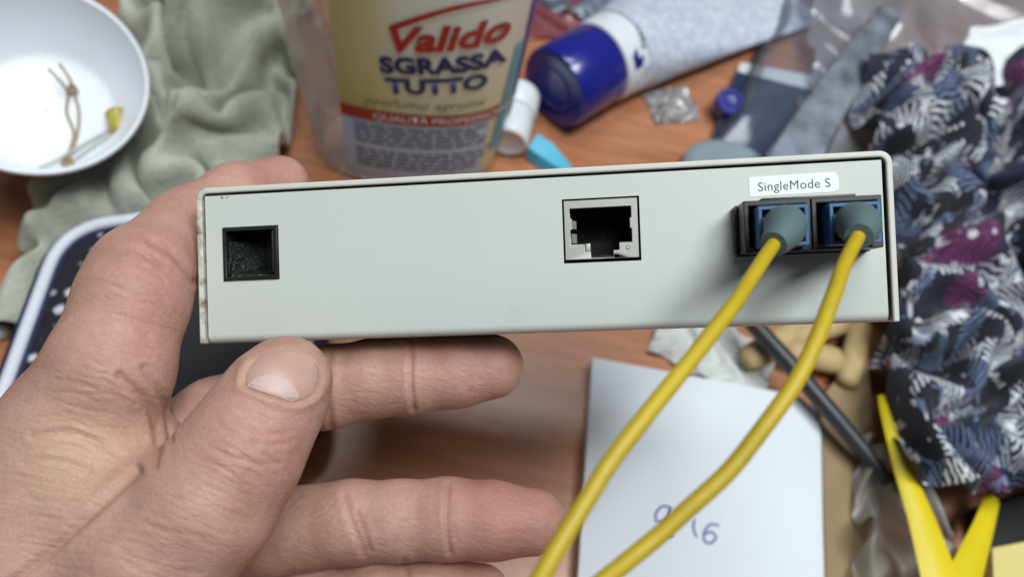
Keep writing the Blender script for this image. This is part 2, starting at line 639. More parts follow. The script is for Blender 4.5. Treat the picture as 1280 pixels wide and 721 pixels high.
def mat_jacket():
    m, nt, b = mat_new('yellow_jacket')
    vec = coords(nt)
    n = noise_n(nt, vec, 28, 4)
    r = ramp(nt, n.outputs[0], [(0.3, (0.44, 0.315, 0.010)), (0.7, (0.56, 0.415, 0.012))])
    g = ramp(nt, noise_n(nt, vec, 130, 6, 0.7).outputs[0], [(0.56, (0, 0, 0)), (0.74, (1, 1, 1))])
    c = mixc(nt, math_n(nt, 'MULTIPLY', g.outputs[0], 0.35), r.outputs[0], (0.26, 0.18, 0.03))
    nt.links.new(c, b.inputs['Base Color'])
    rr = nd(nt, 'ShaderNodeMapRange', i_3=0.38, i_4=0.62)
    nt.links.new(n.outputs[0], rr.inputs[0]); nt.links.new(rr.outputs[0], b.inputs['Roughness'])
    bump(nt, b, noise_n(nt, vec, 700, 3).outputs[0], 0.2, 0.0002)
    return m


M = {
    'wood': mat_wood(),
    'case': mat_case('case_paint'),
    'lid': mat_lid(),
    'seam': simple('seam_shadow', (0.03, 0.03, 0.028), 0.8),
    'black': simple('black_plastic', (0.012, 0.013, 0.014), 0.38),
    'dusty': mat_dusty_black(),
    'blackmatt': simple('black_matt', (0.010, 0.010, 0.011), 0.7),
    'nickel': simple('nickel_plate', (0.42, 0.42, 0.385), 0.5, metal=0.45, bmp=0.1, bscale=500),
    'gold': simple('gold_contact', (0.22, 0.15, 0.05), 0.3, metal=1.0),
    'scblue': simple('connector_blue', (0.030, 0.105, 0.235), 0.42),
    'boot': simple('boot_rubber', (0.090, 0.150, 0.155), 0.62, bmp=0.15, bscale=900),
    'yellow': mat_jacket(),
    'sticker': simple('sticker_paper', (0.80, 0.83, 0.85), 0.55, var=0.02),
    'ink': simple('grey_ink', (0.05, 0.05, 0.055), 0.6),
    'skin': mat_skin(),
    'fabric': mat_fabric_pattern(),
    'sage': mat_sage(),
    'bowl': simple('white_plastic', (0.80, 0.83, 0.88), 0.32, var=0.015, sss=0.1),
    'string': simple('beige_string', (0.34, 0.25, 0.15), 0.9, bmp=0.4, bscale=1500),
    'palestring': simple('pale_string', (0.46, 0.47, 0.44), 0.8),
    'bead': simple('yellow_bead', (0.42, 0.35, 0.05), 0.35, var=0.3, scale=300),
    'clear': film('bottle_plastic', tint=(0.95, 0.96, 0.96), haze=0.24, gloss=0.6, rough=0.10, milk=(0.88, 0.9, 0.93), var=0.08),
    'liquid': film('bottle_liquid', tint=(0.86, 0.80, 0.52), haze=0.0, gloss=0.3, var=0.0),
    'labelpaper': mat_label(),
    'labelolive': simple('label_olive', (0.50, 0.41, 0.15), 0.4, var=0.10, scale=20),
    'labelgrey': simple('label_grey', (0.48, 0.64, 0.82), 0.4, var=0.05),
    'labelred': simple('label_red', (0.42, 0.030, 0.018), 0.45),
    'labelnavy': simple('label_navy', (0.012, 0.026, 0.12), 0.45),
    'labelcyan': simple('label_cyan', (0.13, 0.40, 0.50), 0.45, var=0.2, scale=30),
    'labelpurple': simple('label_purple', (0.10, 0.08, 0.28), 0.45),
    'labelwhite': simple('label_white', (0.70, 0.70, 0.68), 0.45),
    'smallprint': simple('small_print', (0.10, 0.14, 0.24), 0.5),
    'tube': mat_tube(),
    'tubewhite': simple('tube_white', (0.72, 0.74, 0.80), 0.38, var=0.03),
    'capblue': simple('cap_blue', (0.012, 0.016, 0.22), 0.22, var=0.05, coat=0.4),
    'capwhite': simple('cap_white', (0.74, 0.77, 0.80), 0.4, var=0.02, sss=0.1),
    'cyan': simple('cyan_plastic', (0.07, 0.45, 0.66), 0.35),
    'foil': film('crinkle_film', tint=(0.95, 0.95, 0.95), haze=0.35, gloss=1.6, rough=0.15, var=0.2, scale=120),
    'bag': film('zip_bag_film', tint=(0.90, 0.93, 0.97), haze=0.13, gloss=0.9, rough=0.15, milk=(0.62, 0.68, 0.78), var=0.07),
    'sealband': film('seal_band', tint=(0.85, 0.9, 0.97), haze=0.34, gloss=1.2, rough=0.12, milk=(0.74, 0.80, 0.92), var=0.22, scale=60),
    'greybag': film('grey_bag_film', tint=(0.88, 0.87, 0.90), haze=0.66, gloss=1.6, rough=0.16, milk=(0.52, 0.52, 0.57), var=0.2, scale=26),
    'binbag': film('clear_bag_film', tint=(0.93, 0.93, 0.93), haze=0.62, gloss=0.8, rough=0.3, milk=(0.62, 0.61, 0.58), var=0.2, scale=40),
    'navycard': simple('navy_card', (0.010, 0.018, 0.065), 0.5),
    'greycard': simple('grey_rubber', (0.22, 0.28, 0.32), 0.6),
    'cardwhite': simple('card_border', (0.55, 0.60, 0.62), 0.5),
    'paper': simple('white_paper', (0.70, 0.74, 0.79), 0.75, var=0.025, scale=20, bmp=0.15, bscale=60, bdist=0.0006),
    'tissue': simple('tissue', (0.56, 0.58, 0.56), 0.8, var=0.06, bmp=0.3, bscale=120, bdist=0.001),
    'pen': simple('pen_ink', (0.085, 0.075, 0.36), 0.6, var=0.3, scale=200),
    'tan': simple('tan_wood', (0.50, 0.36, 0.17), 0.6, var=0.18, scale=60, bmp=0.2, bscale=200),
    'kraft': simple('kraft_cardboard', (0.30, 0.21, 0.115), 0.8, var=0.12),
    'stick': simple('dark_grey_plastic', (0.026, 0.028, 0.033), 0.4),
    'ribbon': simple('yellow_plastic', (0.74, 0.58, 0.012), 0.4, var=0.06),
    'paleyellow': simple('pale_yellow_paper', (0.72, 0.60, 0.22), 0.7, var=0.04),
    'navy': simple('navy_fabric', (0.018, 0.022, 0.075), 0.75, bmp=0.3, bscale=900),
    'piping': simple('white_piping', (0.66, 0.68, 0.78), 0.6, var=0.04, bmp=0.2, bscale=700),
    'pouch': mat_pouch_print(),
    'pink': film('pink_wrapper_film', tint=(0.95, 0.80, 0.82), haze=0.55, gloss=0.8, rough=0.2, milk=(0.48, 0.16, 0.19), var=0.25, scale=60),
    'bluegrey': film('blue_wrapper_film', tint=(0.85, 0.9, 0.97), haze=0.6, gloss=0.8, rough=0.2, milk=(0.30, 0.38, 0.47), var=0.2, scale=60),
}
nail_m = simple('nail', (0.52, 0.325, 0.262), 0.36, var=0.05, scale=90, coat=0.0, sss=0.2)
M['nail'] = nail_m
M['lunula'] = simple('nail_lunula', (0.55, 0.38, 0.35), 0.45, var=0.03)


# ------------------------------------------------------------------ text
def text_mesh(txt, size, bold=0.0, shear=0.0, res=3, spacing=1.0):
    c = bpy.data.curves.new('text', 'FONT')
    c.body = txt
    c.size = size
    c.offset = bold
    c.shear = shear
    c.resolution_u = res
    c.space_character = spacing
    c.align_x = 'CENTER'
    c.align_y = 'CENTER'
    c.fill_mode = 'FRONT'
    o = bpy.data.objects.new('text', c)
    scene.collection.objects.link(o)
    bpy.context.view_layer.update()
    me = bpy.data.meshes.new_from_object(o.evaluated_get(bpy.context.evaluated_depsgraph_get()))
    bpy.data.objects.remove(o)
    bpy.data.curves.remove(c)
    return me


def text_obj(name, me, fn, mat, parent):
    """fn maps (x,y) of the flat text to a world point in mm"""
    for v in me.vertices:
        v.co = fn(v.co.x, v.co.y)
    me.materials.clear()
    return mesh_obj(name, me, mat, parent)


# ------------------------------------------------------------------ crumpled sheets
def crumple(n, m, sx, sy, tx, ty, seed, steps=260, amp=6.0, grav=0.10, bend=0.25, sm=2, top=80.0, fr=(1.2,6.5), its=4):
    rs = np.random.RandomState(seed)
    u = np.linspace(-0.5, 0.5, n)[:, None] * np.ones((1, m))
    v = np.linspace(-0.5, 0.5, m)[None, :] * np.ones((n, 1))
    z = np.zeros((n, m)); ox=np.zeros((n,m)); oy=np.zeros((n,m))
    for k in range(18):
        a, ph, f = rs.uniform(0, 6.28), rs.uniform(0, 6.28), rs.uniform(*fr)
        s_=np.sin(6.28 * f * (u * math.cos(a) + v * math.sin(a)) + ph + 1.3*np.sin(5*u+7*v+ph*2))
        z += s_ * amp / f
    z = z - z.min()
    p = np.stack([u * sx, v * sy, z], -1)
    dx, dy = sx / (n - 1), sy / (m - 1)
    dg = math.hypot(dx, dy)
    cons = [(1, 0, dx, 1.0), (0, 1, dy, 1.0), (1, 1, dg, 0.5), (1, -1, dg, 0.5), (2, 0, 2 * dx, bend), (0, 2, 2 * dy, bend)]
    T1=int(steps*0.7)
    kx=(tx/sx)**(1/T1); ky=(ty/sy)**(1/T1)
    for it in range(steps):
        if it<T1:
            p[...,0]*=kx; p[...,1]*=ky
            lx=abs(p[...,0]).max(); ly=abs(p[...,1]).max()
        p[..., 2] -= grav
        for _ in range(its):
            for di, dj, L, st in cons:
                if dj >= 0:
                    A = p[:n - di if di else n, :m - dj if dj else m]; B = p[di:, dj:]
                else:
                    A = p[:n - di, -dj:]; B = p[di:, :m + dj]
                d = B - A
                ln = np.sqrt((d * d).sum(-1, keepdims=True)) + 1e-9
                c = d * (1 - L / ln) * (st * 0.25)
                A += c; B -= c
            p[..., 2] = np.maximum(p[..., 2], 0.0)
            p[..., 2] = np.where(p[..., 2] > top, top + (p[..., 2] - top) * 0.7, p[..., 2])
            if it>T1: 
                p[...,0]=np.clip(p[...,0],-tx*.56,tx*.56);p[...,1]=np.clip(p[...,1],-ty*.56,ty*.56)
    for _ in range(sm):
        q = p.copy()
        q[1:-1, 1:-1] = (p[1:-1, 1:-1] * 4 + p[:-2, 1:-1] + p[2:, 1:-1] + p[1:-1, :-2] + p[1:-1, 2:]) / 8
        p = q
    return p


def drape(p, tx, ty, quad, mounds, lift=1.0):
    """lay a crumpled sheet over a four-sided patch of the table, raised over some mounds (point, radius, height)"""
    a = np.clip(p[..., 0] / tx + 0.5, -0.15, 1.15)[..., None]
    b = np.clip(p[..., 1] / ty + 0.5, -0.15, 1.15)[..., None]
    q = [np.array(v) for v in quad]          # lower left, lower right, upper right, upper left
    g = (q[0] * (1 - a) + q[1] * a) * (1 - b) + (q[3] * (1 - a) + q[2] * a) * b
    z = p[..., 2] + lift
    for c, r, h in mounds:
        z = z + h * np.exp(-((g[..., 0] - c[0]) ** 2 + (g[..., 1] - c[1]) ** 2) / r ** 2)
    g[..., 2] = z
    return g


def place(p, origin, ang=0.0, lift=0.0):
    c, s = math.cos(ang), math.sin(ang)
    q = p.copy()
    q[..., 0] = p[..., 0] * c - p[..., 1] * s + origin[0]
    q[..., 1] = p[..., 0] * s + p[..., 1] * c + origin[1]
    q[..., 2] = p[..., 2] + lift
    return q


# ------------------------------------------------------------------ the setting
mb = MB()
mb.box(-620, 620, -420, 760, -25, 0, 1.5)
table = mb.build('table_top', M['wood'])
tag(table, 'orange brown wood laminate table top', 'table', kind='structure')


# ------------------------------------------------------------------ media converter
BW, BH, BD = 142.0, 33.2, 88.0
bo = CAM + camv(-66.29, -11.84, 171.26)
BX = camv(140.97, 5.44, -16.19).normalized()
BY = camv(-1.0, 33.16, 0.82)
BM = frame(bo, BX, BY)          # x along the face, y up the face, z out of the face towards the viewer

conv = thing('media_converter', 'beige metal network converter box held up by the hand', 'network box', BM @ Vector((BW / 2, 0, -BD / 2)))


def rrect(x0, x1, y0, y1, r, seg=6, bottom=False):
    """outline from bottom-left up, over and down to bottom-right with rounded upper corners"""
    pts = [(x0, y0)]
    for i in range(seg + 1):
        a = math.pi - (math.pi / 2) * i / seg
        pts.append((x0 + r + r * math.cos(a), y1 - r + r * math.sin(a)))
    for i in range(seg + 1):
        a = math.pi / 2 - (math.pi / 2) * i / seg
        pts.append((x1 - r + r * math.cos(a), y1 - r + r * math.sin(a)))
    pts.append((x1, y0))
    return pts


# lid: folded sheet over the top and both sides
t_ = 1.25
outer = rrect(0, BW, 0, BH, 2.4)
inner = rrect(t_, BW - t_, 0, BH - t_, 1.3)
mb = MB(BM)
nl = len(outer)
rr = []
for z in (0.6, -2, -BD):
    rr.append([mb.v((x, y, z)) for x, y in outer] + [mb.v((x, y, z)) for x, y in reversed(inner)])
for a, b_ in zip(rr, rr[1:]):
    k = len(a)
    for i in range(k):
        mb.bm.faces.new((a[i], a[(i + 1) % k], b_[(i + 1) % k], b_[i]))
for ring in (rr[0], rr[-1]):
    for i in range(nl - 1):
        mb.bm.faces.new((ring[i], ring[i + 1], ring[2 * nl - 2 - i], ring[2 * nl - 1 - i]))
lid = mb.build('lid', M['lid'], conv, ang=50, bev=0.35, bseg=3)
# front panel: a sheet with real openings, folded under at the bottom
PX0, PX1 = t_ + 0.55, BW - t_ - 0.65
PY1 = BH - t_ - 0.5
holes = [(5.5, 17.9, 13.1, 24.6), (77.9, 93.4, 13.9, 26.9), (112.0, 137.2, 13.8, 23.9)]
xs = sorted({PX0, PX1} | {h[0] for h in holes} | {h[1] for h in holes})
rb = 1.9
ys = sorted({rb, PY1} | {h[2] for h in holes} | {h[3] for h in holes})
mb = MB(BM)
gv = {}


def gvx(x, y, z):
    k = (round(x, 3), round(y, 3), round(z, 3))
    if k not in gv: gv[k] = mb.v(k)
    return gv[k]


for i in range(len(xs) - 1):
    for j in range(len(ys) - 1):
        mx, my = (xs[i] + xs[i + 1]) / 2, (ys[j] + ys[j + 1]) / 2
        if any(h[0] < mx < h[1] and h[2] < my < h[3] for h in holes): continue
        mb.bm.faces.new([gvx(*q, 0) for q in ((xs[i], ys[j]), (xs[i + 1], ys[j]), (xs[i + 1], ys[j + 1]), (xs[i], ys[j + 1]))])
    arc = [(rb - rb * math.sin(a), -rb + rb * math.cos(a)) for a in [math.pi / 2 * q / 6 for q in range(7)]] + [(0, -BD + 1)]
    for (ya, za), (yb, zb) in zip(arc, arc[1:]):
        mb.bm.faces.new([gvx(xs[i], yb, zb), gvx(xs[i + 1], yb, zb), gvx(xs[i + 1], ya, za), gvx(xs[i], ya, za)])
panel = mb.build('front_panel', M['case'], conv, ang=28)
# rear wall, and a black sheet that paints the inside dark
mb = MB(BM); mb.box(t_ + 0.3, BW - t_ - 0.3, 0.9, BH - t_ - 0.2, -BD + 1.2, -BD + 2.2); mb.build('rear_panel', M['case'], conv)
mb = MB(BM); mb.box(t_ + 0.1, BW - t_ - 0.1, 1.1, BH - t_ - 0.05, -26.5, -25.5); mb.build('dark_backing', M['blackmatt'], conv)

# power socket
hx0, hx1, hy0, hy1 = holes[0]


def open_box(M4, x0, x1, y0, y1, z0, z1, wall, mat, name, parent, bev=0.12):
    """a box open towards +z with walls of real thickness"""
    mb = MB(M4)
    o = [(x0, y0), (x1, y0), (x1, y1), (x0, y1)]
    n_ = [(x0 + wall, y0 + wall), (x1 - wall, y0 + wall), (x1 - wall, y1 - wall), (x0 + wall, y1 - wall)]
    rings = [[(*q, z0) for q in o], [(*q, z1) for q in o], [(*q, z1) for q in n_], [(*q, z0 + wall) for q in n_]]
    mb.rings(rings, True, True)
    return mb.build(name, mat, parent, bev=bev)


sock = open_box(BM, hx0 + 0.15, hx1 - 0.15, hy0 + 0.15, hy1 - 0.15, -11, 0.45, 0.75, M['black'], 'power_socket', conv)
# sloping dusty insert inside the socket
mb = MB(BM)
x0, x1, y0, y1 = hx0 + 0.95, hx1 - 0.95, hy0 + 0.95, hy1 - 0.95
mb.rings([[(x0, y0, -1.0), (x1, y0, -1.0), (x1, y0 + 0.2, -1.0), (x0 + 0.5, y0 + 0.6, -1.0), (x0 + 0.2, y1 - 2.0, -1.0), (x0, y1 - 2.0, -1.0)],
          [(x0, y0, -9.5), (x1, y0, -9.5), (x1, y0 + 2.2, -9.5), (x0 + 4.5, y0 + 2.6, -9.5), (x0 + 3.8, y1 - 2.0, -9.5), (x0, y1 - 2.0, -9.5)]])
mb.build('socket_insert', M['dusty'], sock)
mb = MB(BM); mb.box(hx0 + 1.0, hx0 + 1.5, hy0 + 1.4, hy0 + 4.2, -0.6, 0.25, 0.1); mb.build('key_rib', M['black'], sock)
mb = MB(BM); mb.box(hx1 - 1.5, hx1 - 1.1, hy0 + 1.6, hy1 - 1.2, -0.6, 0.25, 0.1); mb.build('key_rib', M['black'], sock)

# ethernet jack
hx0, hx1, hy0, hy1 = holes[1]
jx0, jx1, jy0, jy1 = hx0 + 0.35, hx1 - 0.45, hy0 + 0.65, hy1 - 0.40
jack = thing('ethernet_jack', None, None, ORG[conv]); jack.parent = conv; jack.location = (0, 0, 0)
opening = [(79.5, 17.6), (82.2, 17.6), (82.2, 16.1), (83.4, 16.1), (83.4, 14.75), (87.9, 14.75), (87.9, 16.2), (89.1, 16.2), (89.1, 17.7), (91.7, 17.7),
           (91.7, 20.4), (91.4, 20.4), (91.4, 22.6), (91.7, 22.6), (91.7, 24.9), (79.4, 24.9), (79.4, 22.9), (79.8, 22.9), (79.8, 20.6), (79.4, 20.6)]
# shield face with the stepped opening: bridge outer rectangle and opening by triangulated fill
mb = MB(BM)
loops = []
for z in (0.35, -0.25):
    ov = [mb.v((x, y, z)) for x, y in ((jx0, jy0), (jx1, jy0), (jx1, jy1), (jx0, jy1))]
    iv = [mb.v((x, y, z)) for x, y in opening]
    es = []
    for L in (ov, iv):
        for i in range(len(L)):
            es.append(mb.bm.edges.new((L[i], L[(i + 1) % len(L)])))
    bmesh.ops.triangle_fill(mb.bm, edges=es, use_beauty=True, use_dissolve=False)
    loops.append((ov, iv))
for q in (0, 1):
    a, b_ = loops[0][q], loops[1][q]
    for i in range(len(a)):
        try: mb.bm.faces.new((a[i], a[(i + 1) % len(a)], b_[(i + 1) % len(a)], b_[i]))
        except ValueError: pass
shield = mb.build('shield', M['nickel'], jack, ang=30, bev=0.10)
open_box(BM, jx0 + 0.2, jx1 - 0.2, jy0 + 0.1, jy1 - 0.2, -14, -0.3, 0.5, M['blackmatt'], 'jack_housing', jack, 0.0)
for (yy0, yy1) in ((20.9, 22.6), (18.0, 19.9)):
    mb = MB(BM); mb.rings([[(79.7, yy0, -0.3), (80.6, yy0, -2.4), (80.6, yy1, -2.4), (79.7, yy1, -0.3)], [(79.5, yy0, -0.5), (80.4, yy0, -2.6), (80.4, yy1, -2.6), (79.5, yy1, -0.5)]])
    mb.build('spring_tab', M['nickel'], jack)
mb = MB(BM); mb.box(82.3, 83.3, 16.2, 17.8, -3.2, -0.9, 0.1); mb.build('spring_tab', M['nickel'], jack)
for i in range(8):
    x = 81.9 + i * 1.02
    mb = MB(BM); mb.tube([(x, 24.3, -2.8), (x, 23.2, -4.5), (x, 20.6, -9.0)], 0.16, 6); mb.build('contact_wire', M['gold'], jack)
mb = MB(BM); mb.box(83.7, 87.6, 14.9, 15.3, -3.5, -0.9, 0.1); mb.build('latch_step', M['dusty'], jack)
mb = MB(BM); mb.lathe([(0.05, 0.36), (0.36, 0.36), (0.42, 0.48), (0.3, 0.6), (0.05, 0.56)], 14, Matrix.Translation((90.9, 16.6, 0))); mb.build('rivet', M['nickel'], jack)

# fibre adapter housing, black, twin openings
hx0, hx1, hy0, hy1 = holes[2]
adap = thing('fibre_adapter', None, None, ORG[conv]); adap.parent = conv; adap.location = (0, 0, 0)
AZ = 8.6
open_box(BM, hx0 + 0.2, 124.35, hy0 + 0.2, hy1 - 0.2, -16, AZ, 1.0, M['black'], 'adapter_sleeve', adap, 0.2)
open_box(BM, 124.45, hx1 - 0.2, hy0 + 0.2, hy1 - 0.2, -16, AZ, 1.0, M['black'], 'adapter_sleeve', adap, 0.2)
mb = MB(BM); mb.box(hx0 + 4, hx1 - 4, hy1 - 0.15, hy1 + 0.5, 0.05, 6.2, 0.15); mb.build('top_rail', M['stick'], adap)
mb = MB(BM); mb.box(hx0 - 0.6, hx0 + 0.15, hy0 + 0.5, hy1 - 0.5, 0.1, 2.2, 0.15); mb.build('side_clip', M['stick'], adap)

# label sticker
stk = MB(BM)
sp = [(114.9, 25.5), (131.2, 25.7)]
for i in range(5):
    a = -math.pi / 2 + math.pi / 2 * i / 4
    sp.append((131.1 + 0.9 * math.cos(a), 26.7 + 0.9 * math.sin(a)))
sp += [(131.9, 28.7), (131.4, 29.6), (115.0, 29.4)]
stk.prism(sp, 0.012, 0.09)
so = stk.build('label_sticker', M['sticker'], conv)
so['label'] = 'small white sticker printed SingleMode S'


def on_face(cx, cy, z, rot=0.0):
    c, s = math.cos(rot), math.sin(rot)
    return lambda x, y: BM @ Vector((cx + x * c - y * s, cy + x * s + y * c, z))


text_obj('printed_text', text_mesh('SingleMode S', 2.52, bold=0.0, res=3, spacing=1.03), on_face(123.5, 27.35, 0.105, R(0.6)), M['ink'], so)
# small chips in the paint
for (x, y, r_) in ((5.6, 31.0, 0.32), (6.6, 30.9, 0.22), (7.1, 31.1, 0.15)):
    mb = MB(BM)
    mb.lathe([(r_, 0.012), (r_ * 0.8, 0.03)], 9, Matrix.Translation((x, y, 0)))
    mb.build('paint_chip', M['kraft'], conv)

# ------------------------------------------------------------------ fibre patch cords
def patch_cord(cx, cy, label, boot_pts, cable_pts, crad):
    base = BM @ Vector((cx, cy, 0))
    t = thing('fibre_patch_cord', label, 'cable', base, 'yellow fibre cords plugged into the box')
    hw, hh = 4.45, 3.75
    # connector: outer blue grip frame, open, with a dark core
    con = open_box(BM, cx - hw, cx + hw, cy - hh, cy + hh, 2.0, 13.0, 0.75, M['scblue'], 'connector_grip', t, 0.2)
    mb = MB(BM); mb.box(cx - 3.2, cx + 3.2, cy - 2.55, cy + 2.55, 3.0, 11.6, 0.3); mb.build('connector_core', M['black'], con)
    for s in (-1, 1):
        mb = MB(BM); mb.box(cx + s * 3.6 - 0.35, cx + s * 3.6 + 0.35, cy - 1.6, cy + 1.6, 12.6, 13.35, 0.15); mb.build('grip_edge', M['scblue'], con)
    bp = catmull([tuple(BM @ Vector(q[:3])) + (q[3],) for q in boot_pts], 5)
    mb = MB(); mb.tube([q[:3] for q in bp], [float(q[3]) for q in bp], 20); mb.build('boot', M['boot'], t, ang=60)
    cp = catmull([tuple(P(*q)) for q in cable_pts], 14)
    cp = [np.array(q) + np.array([mnoise.noise(Vector((i * 0.09, cx, k_))) * 0.28 for k_ in range(3)]) * min(1.0, i / 12) for i, q in enumerate(cp)]
    mb = MB(); mb.tube([q for q in cp], crad, 16); mb.build('cable', M['yellow'], t, ang=60)
    return t


def px_of(p):
    r = Vector(p) - CAM
    d = r.dot(FWD)
    return (CX + F * r.dot(RIGHT) / d, CY - F * r.dot(UP) / d, d)


c1, c2 = (118.45, 18.4), (130.9, 18.3)
b1 = [(c1[0], c1[1], 10.5, 3.7), (c1[0] - 0.1, c1[1] - 0.2, 14.5, 3.8), (c1[0] - 1.3, c1[1] - 1.5, 18.8, 3.35), (c1[0] - 4.0, c1[1] - 4.0, 23.0, 2.3)]
b2 = [(c2[0], c2[1], 10.5, 3.7), (c2[0] - 0.1, c2[1] - 0.2, 14.5, 3.8), (c2[0] - 0.9, c2[1] - 1.2, 18.8, 3.35), (c2[0] - 2.6, c2[1] - 3.2, 23.0, 2.3)]
e1 = px_of(BM @ Vector((c1[0] - 3.2, c1[1] - 3.2, 21.6)))
e2 = px_of(BM @ Vector((c2[0] - 2.0, c2[1] - 2.5, 21.6)))
patch_cord(*c1, 'yellow fibre cord plugged into the left socket of the adapter', b1,
           [e1, (936, 350, 127), (905, 397, 119), (820, 502, 109), (745, 605, 103), (675, 721, 98), (600, 860, 95), (520, 1040, 96)], 1.22)
patch_cord(*c2, 'yellow fibre cord plugged into the right socket, nearest the box edge', b2,
           [e2, (1051, 340, 126), (1036, 385, 119), (1000, 468, 113), (925, 572, 110), (838, 655, 108), (755, 724, 106), (600, 840, 103), (450, 960, 100)], 1.22)

# ------------------------------------------------------------------ the hand
HX0, HX1, HY0, HY1, HD0, HD1 = -215.0, 20.0, -165.0, 40.0, 128.0, 232.0
HS = 0.72


def camxyz(px, py, d):
    return np.array([(px - CX) / F * d, -(py - CY) / F * d, d], np.float32)


class Field:
    def __init__(s):
        s.n = (int((HX1 - HX0) / HS) + 1, int((HY1 - HY0) / HS) + 1, int((HD1 - HD0) / HS) + 1)
        s.o = np.array([HX0, HY0, HD0], np.float32)

    def blank(s):
        return np.full(s.n, 30.0, np.float32)

    def sub(s, lo, hi):
        a = np.clip(((lo - s.o) / HS).astype(int), 0, np.array(s.n) - 1)
        b = np.clip(((hi - s.o) / HS).astype(int) + 2, 1, np.array(s.n))
        sl = tuple(slice(int(x), int(y)) for x, y in zip(a, b))
        g = np.meshgrid(*[s.o[i] + HS * np.arange(a[i], b[i], dtype=np.float32) for i in range(3)], indexing='ij', sparse=True)
        return sl, g


FD = Field()


def smin(a, b, k):
    h = np.maximum(k - np.abs(a - b), 0) / k
    return np.minimum(a, b) - h * h * k * 0.25


def chain(D, pts, k, kin=2.0, flat=None):
    """smooth union of a chain of round cones into D; the chain is one limb"""
    q = [(camxyz(*p[:3]), p[3]) for p in pts]
    lo = np.min([c - r for c, r in q], 0) - 14
    hi = np.max([c + r for c, r in q], 0) + 14
    sl, (X, Y, Z) = FD.sub(lo, hi)
    if min(s_.stop - s_.start for s_ in sl) <= 0: return
    acc = None
    segs = list(zip(q, q[1:])) if len(q) > 1 else [(q[0], q[0])]
    for (a, ra), (b, rb_) in segs:
        ab = b - a
        L = float(ab @ ab) + 1e-6
        t = np.clip(((X - a[0]) * ab[0] + (Y - a[1]) * ab[1] + (Z - a[2]) * ab[2]) / L, 0, 1)
        d = np.sqrt((X - a[0] - ab[0] * t) ** 2 + (Y - a[1] - ab[1] * t) ** 2 + (Z - a[2] - ab[2] * t) ** 2) - (ra + (rb_ - ra) * t)
        acc = d if acc is None else smin(acc, d, kin)
    D[sl] = smin(D[sl], acc, k)


palm = FD.blank()
# forearm, wrist, back of the hand and palm
chain(palm, [(-420, 1170, 194, 29), (-250, 960, 182, 27), (-90, 800, 178, 24)], 1)
chain(palm, [(-90, 800, 172, 22), (20, 640, 166, 17.5), (92, 545, 165, 14.0)], 9)
chain(palm, [(-60, 830, 182, 22), (80, 680, 186, 17), (185, 590, 190, 13)], 9)
chain(palm, [(-40, 870, 190, 21), (120, 770, 196, 17), (225, 690, 199, 12.5)], 9)
chain(palm, [(0, 900, 196, 20), (180, 850, 202, 15), (300, 790, 204, 11)], 9)
chain(palm, [(40, 690, 160, 16), (110, 620, 160, 14)], 9)                         # muscle between thumb and index
chain(palm, [(190, 575, 170, 8.5), (150, 610, 162, 11)], 8)                       # web
thumb = FD.blank()
chain(thumb, [(-10, 880, 172, 20), (110, 770, 160, 17.5), (195, 700, 154, 14.2), (258, 630, 153, 12.6), (302, 565, 155, 11.3), (334, 512, 158.5, 9.9), (352, 484, 160.5, 8.9), (361, 470, 162, 7.6)], 1, 4)
index = FD.blank()
chain(index, [(92, 545, 165, 14.0), (137, 462, 162, 12.0), (167, 374, 167, 10.9), (178, 344, 172, 10.4), (234, 285, 188, 8.9), (295, 246, 197, 7.9), (352, 228, 208, 6.9)], 1, 3)
mid = FD.blank()
chain(mid, [(185, 590, 190, 12.5), (270, 525, 186, 9.7), (345, 497, 183, 9.0), (413, 483, 182, 9.2), (470, 472, 181.5, 8.7), (515, 468, 181, 8.75), (570, 463, 181, 8.2), (614, 458, 181, 7.4)], 1, 2)
ring = FD.blank()
chain(ring, [(225, 690, 199, 12), (340, 664, 190, 10.2), (440, 652, 184, 9.3), (500, 650, 182, 8.8), (560, 648, 181, 8.9), (615, 650, 180.5, 8.5), (666, 652, 180, 7.4)], 1, 2)
lit = FD.blank()
chain(lit, [(300, 790, 204, 11), (400, 748, 192, 9), (480, 741, 187, 8.2), (545, 740, 185, 7.8), (600, 742, 184, 6.9)], 1, 2)
D = smin(palm, thumb, 8.0)
D = smin(D, index, 6.0)
D = smin(D, mid, 3.0)
D = smin(D, ring, 2.5)
D = smin(D, lit, 2.0)
del palm, thumb, index, mid, ring, lit


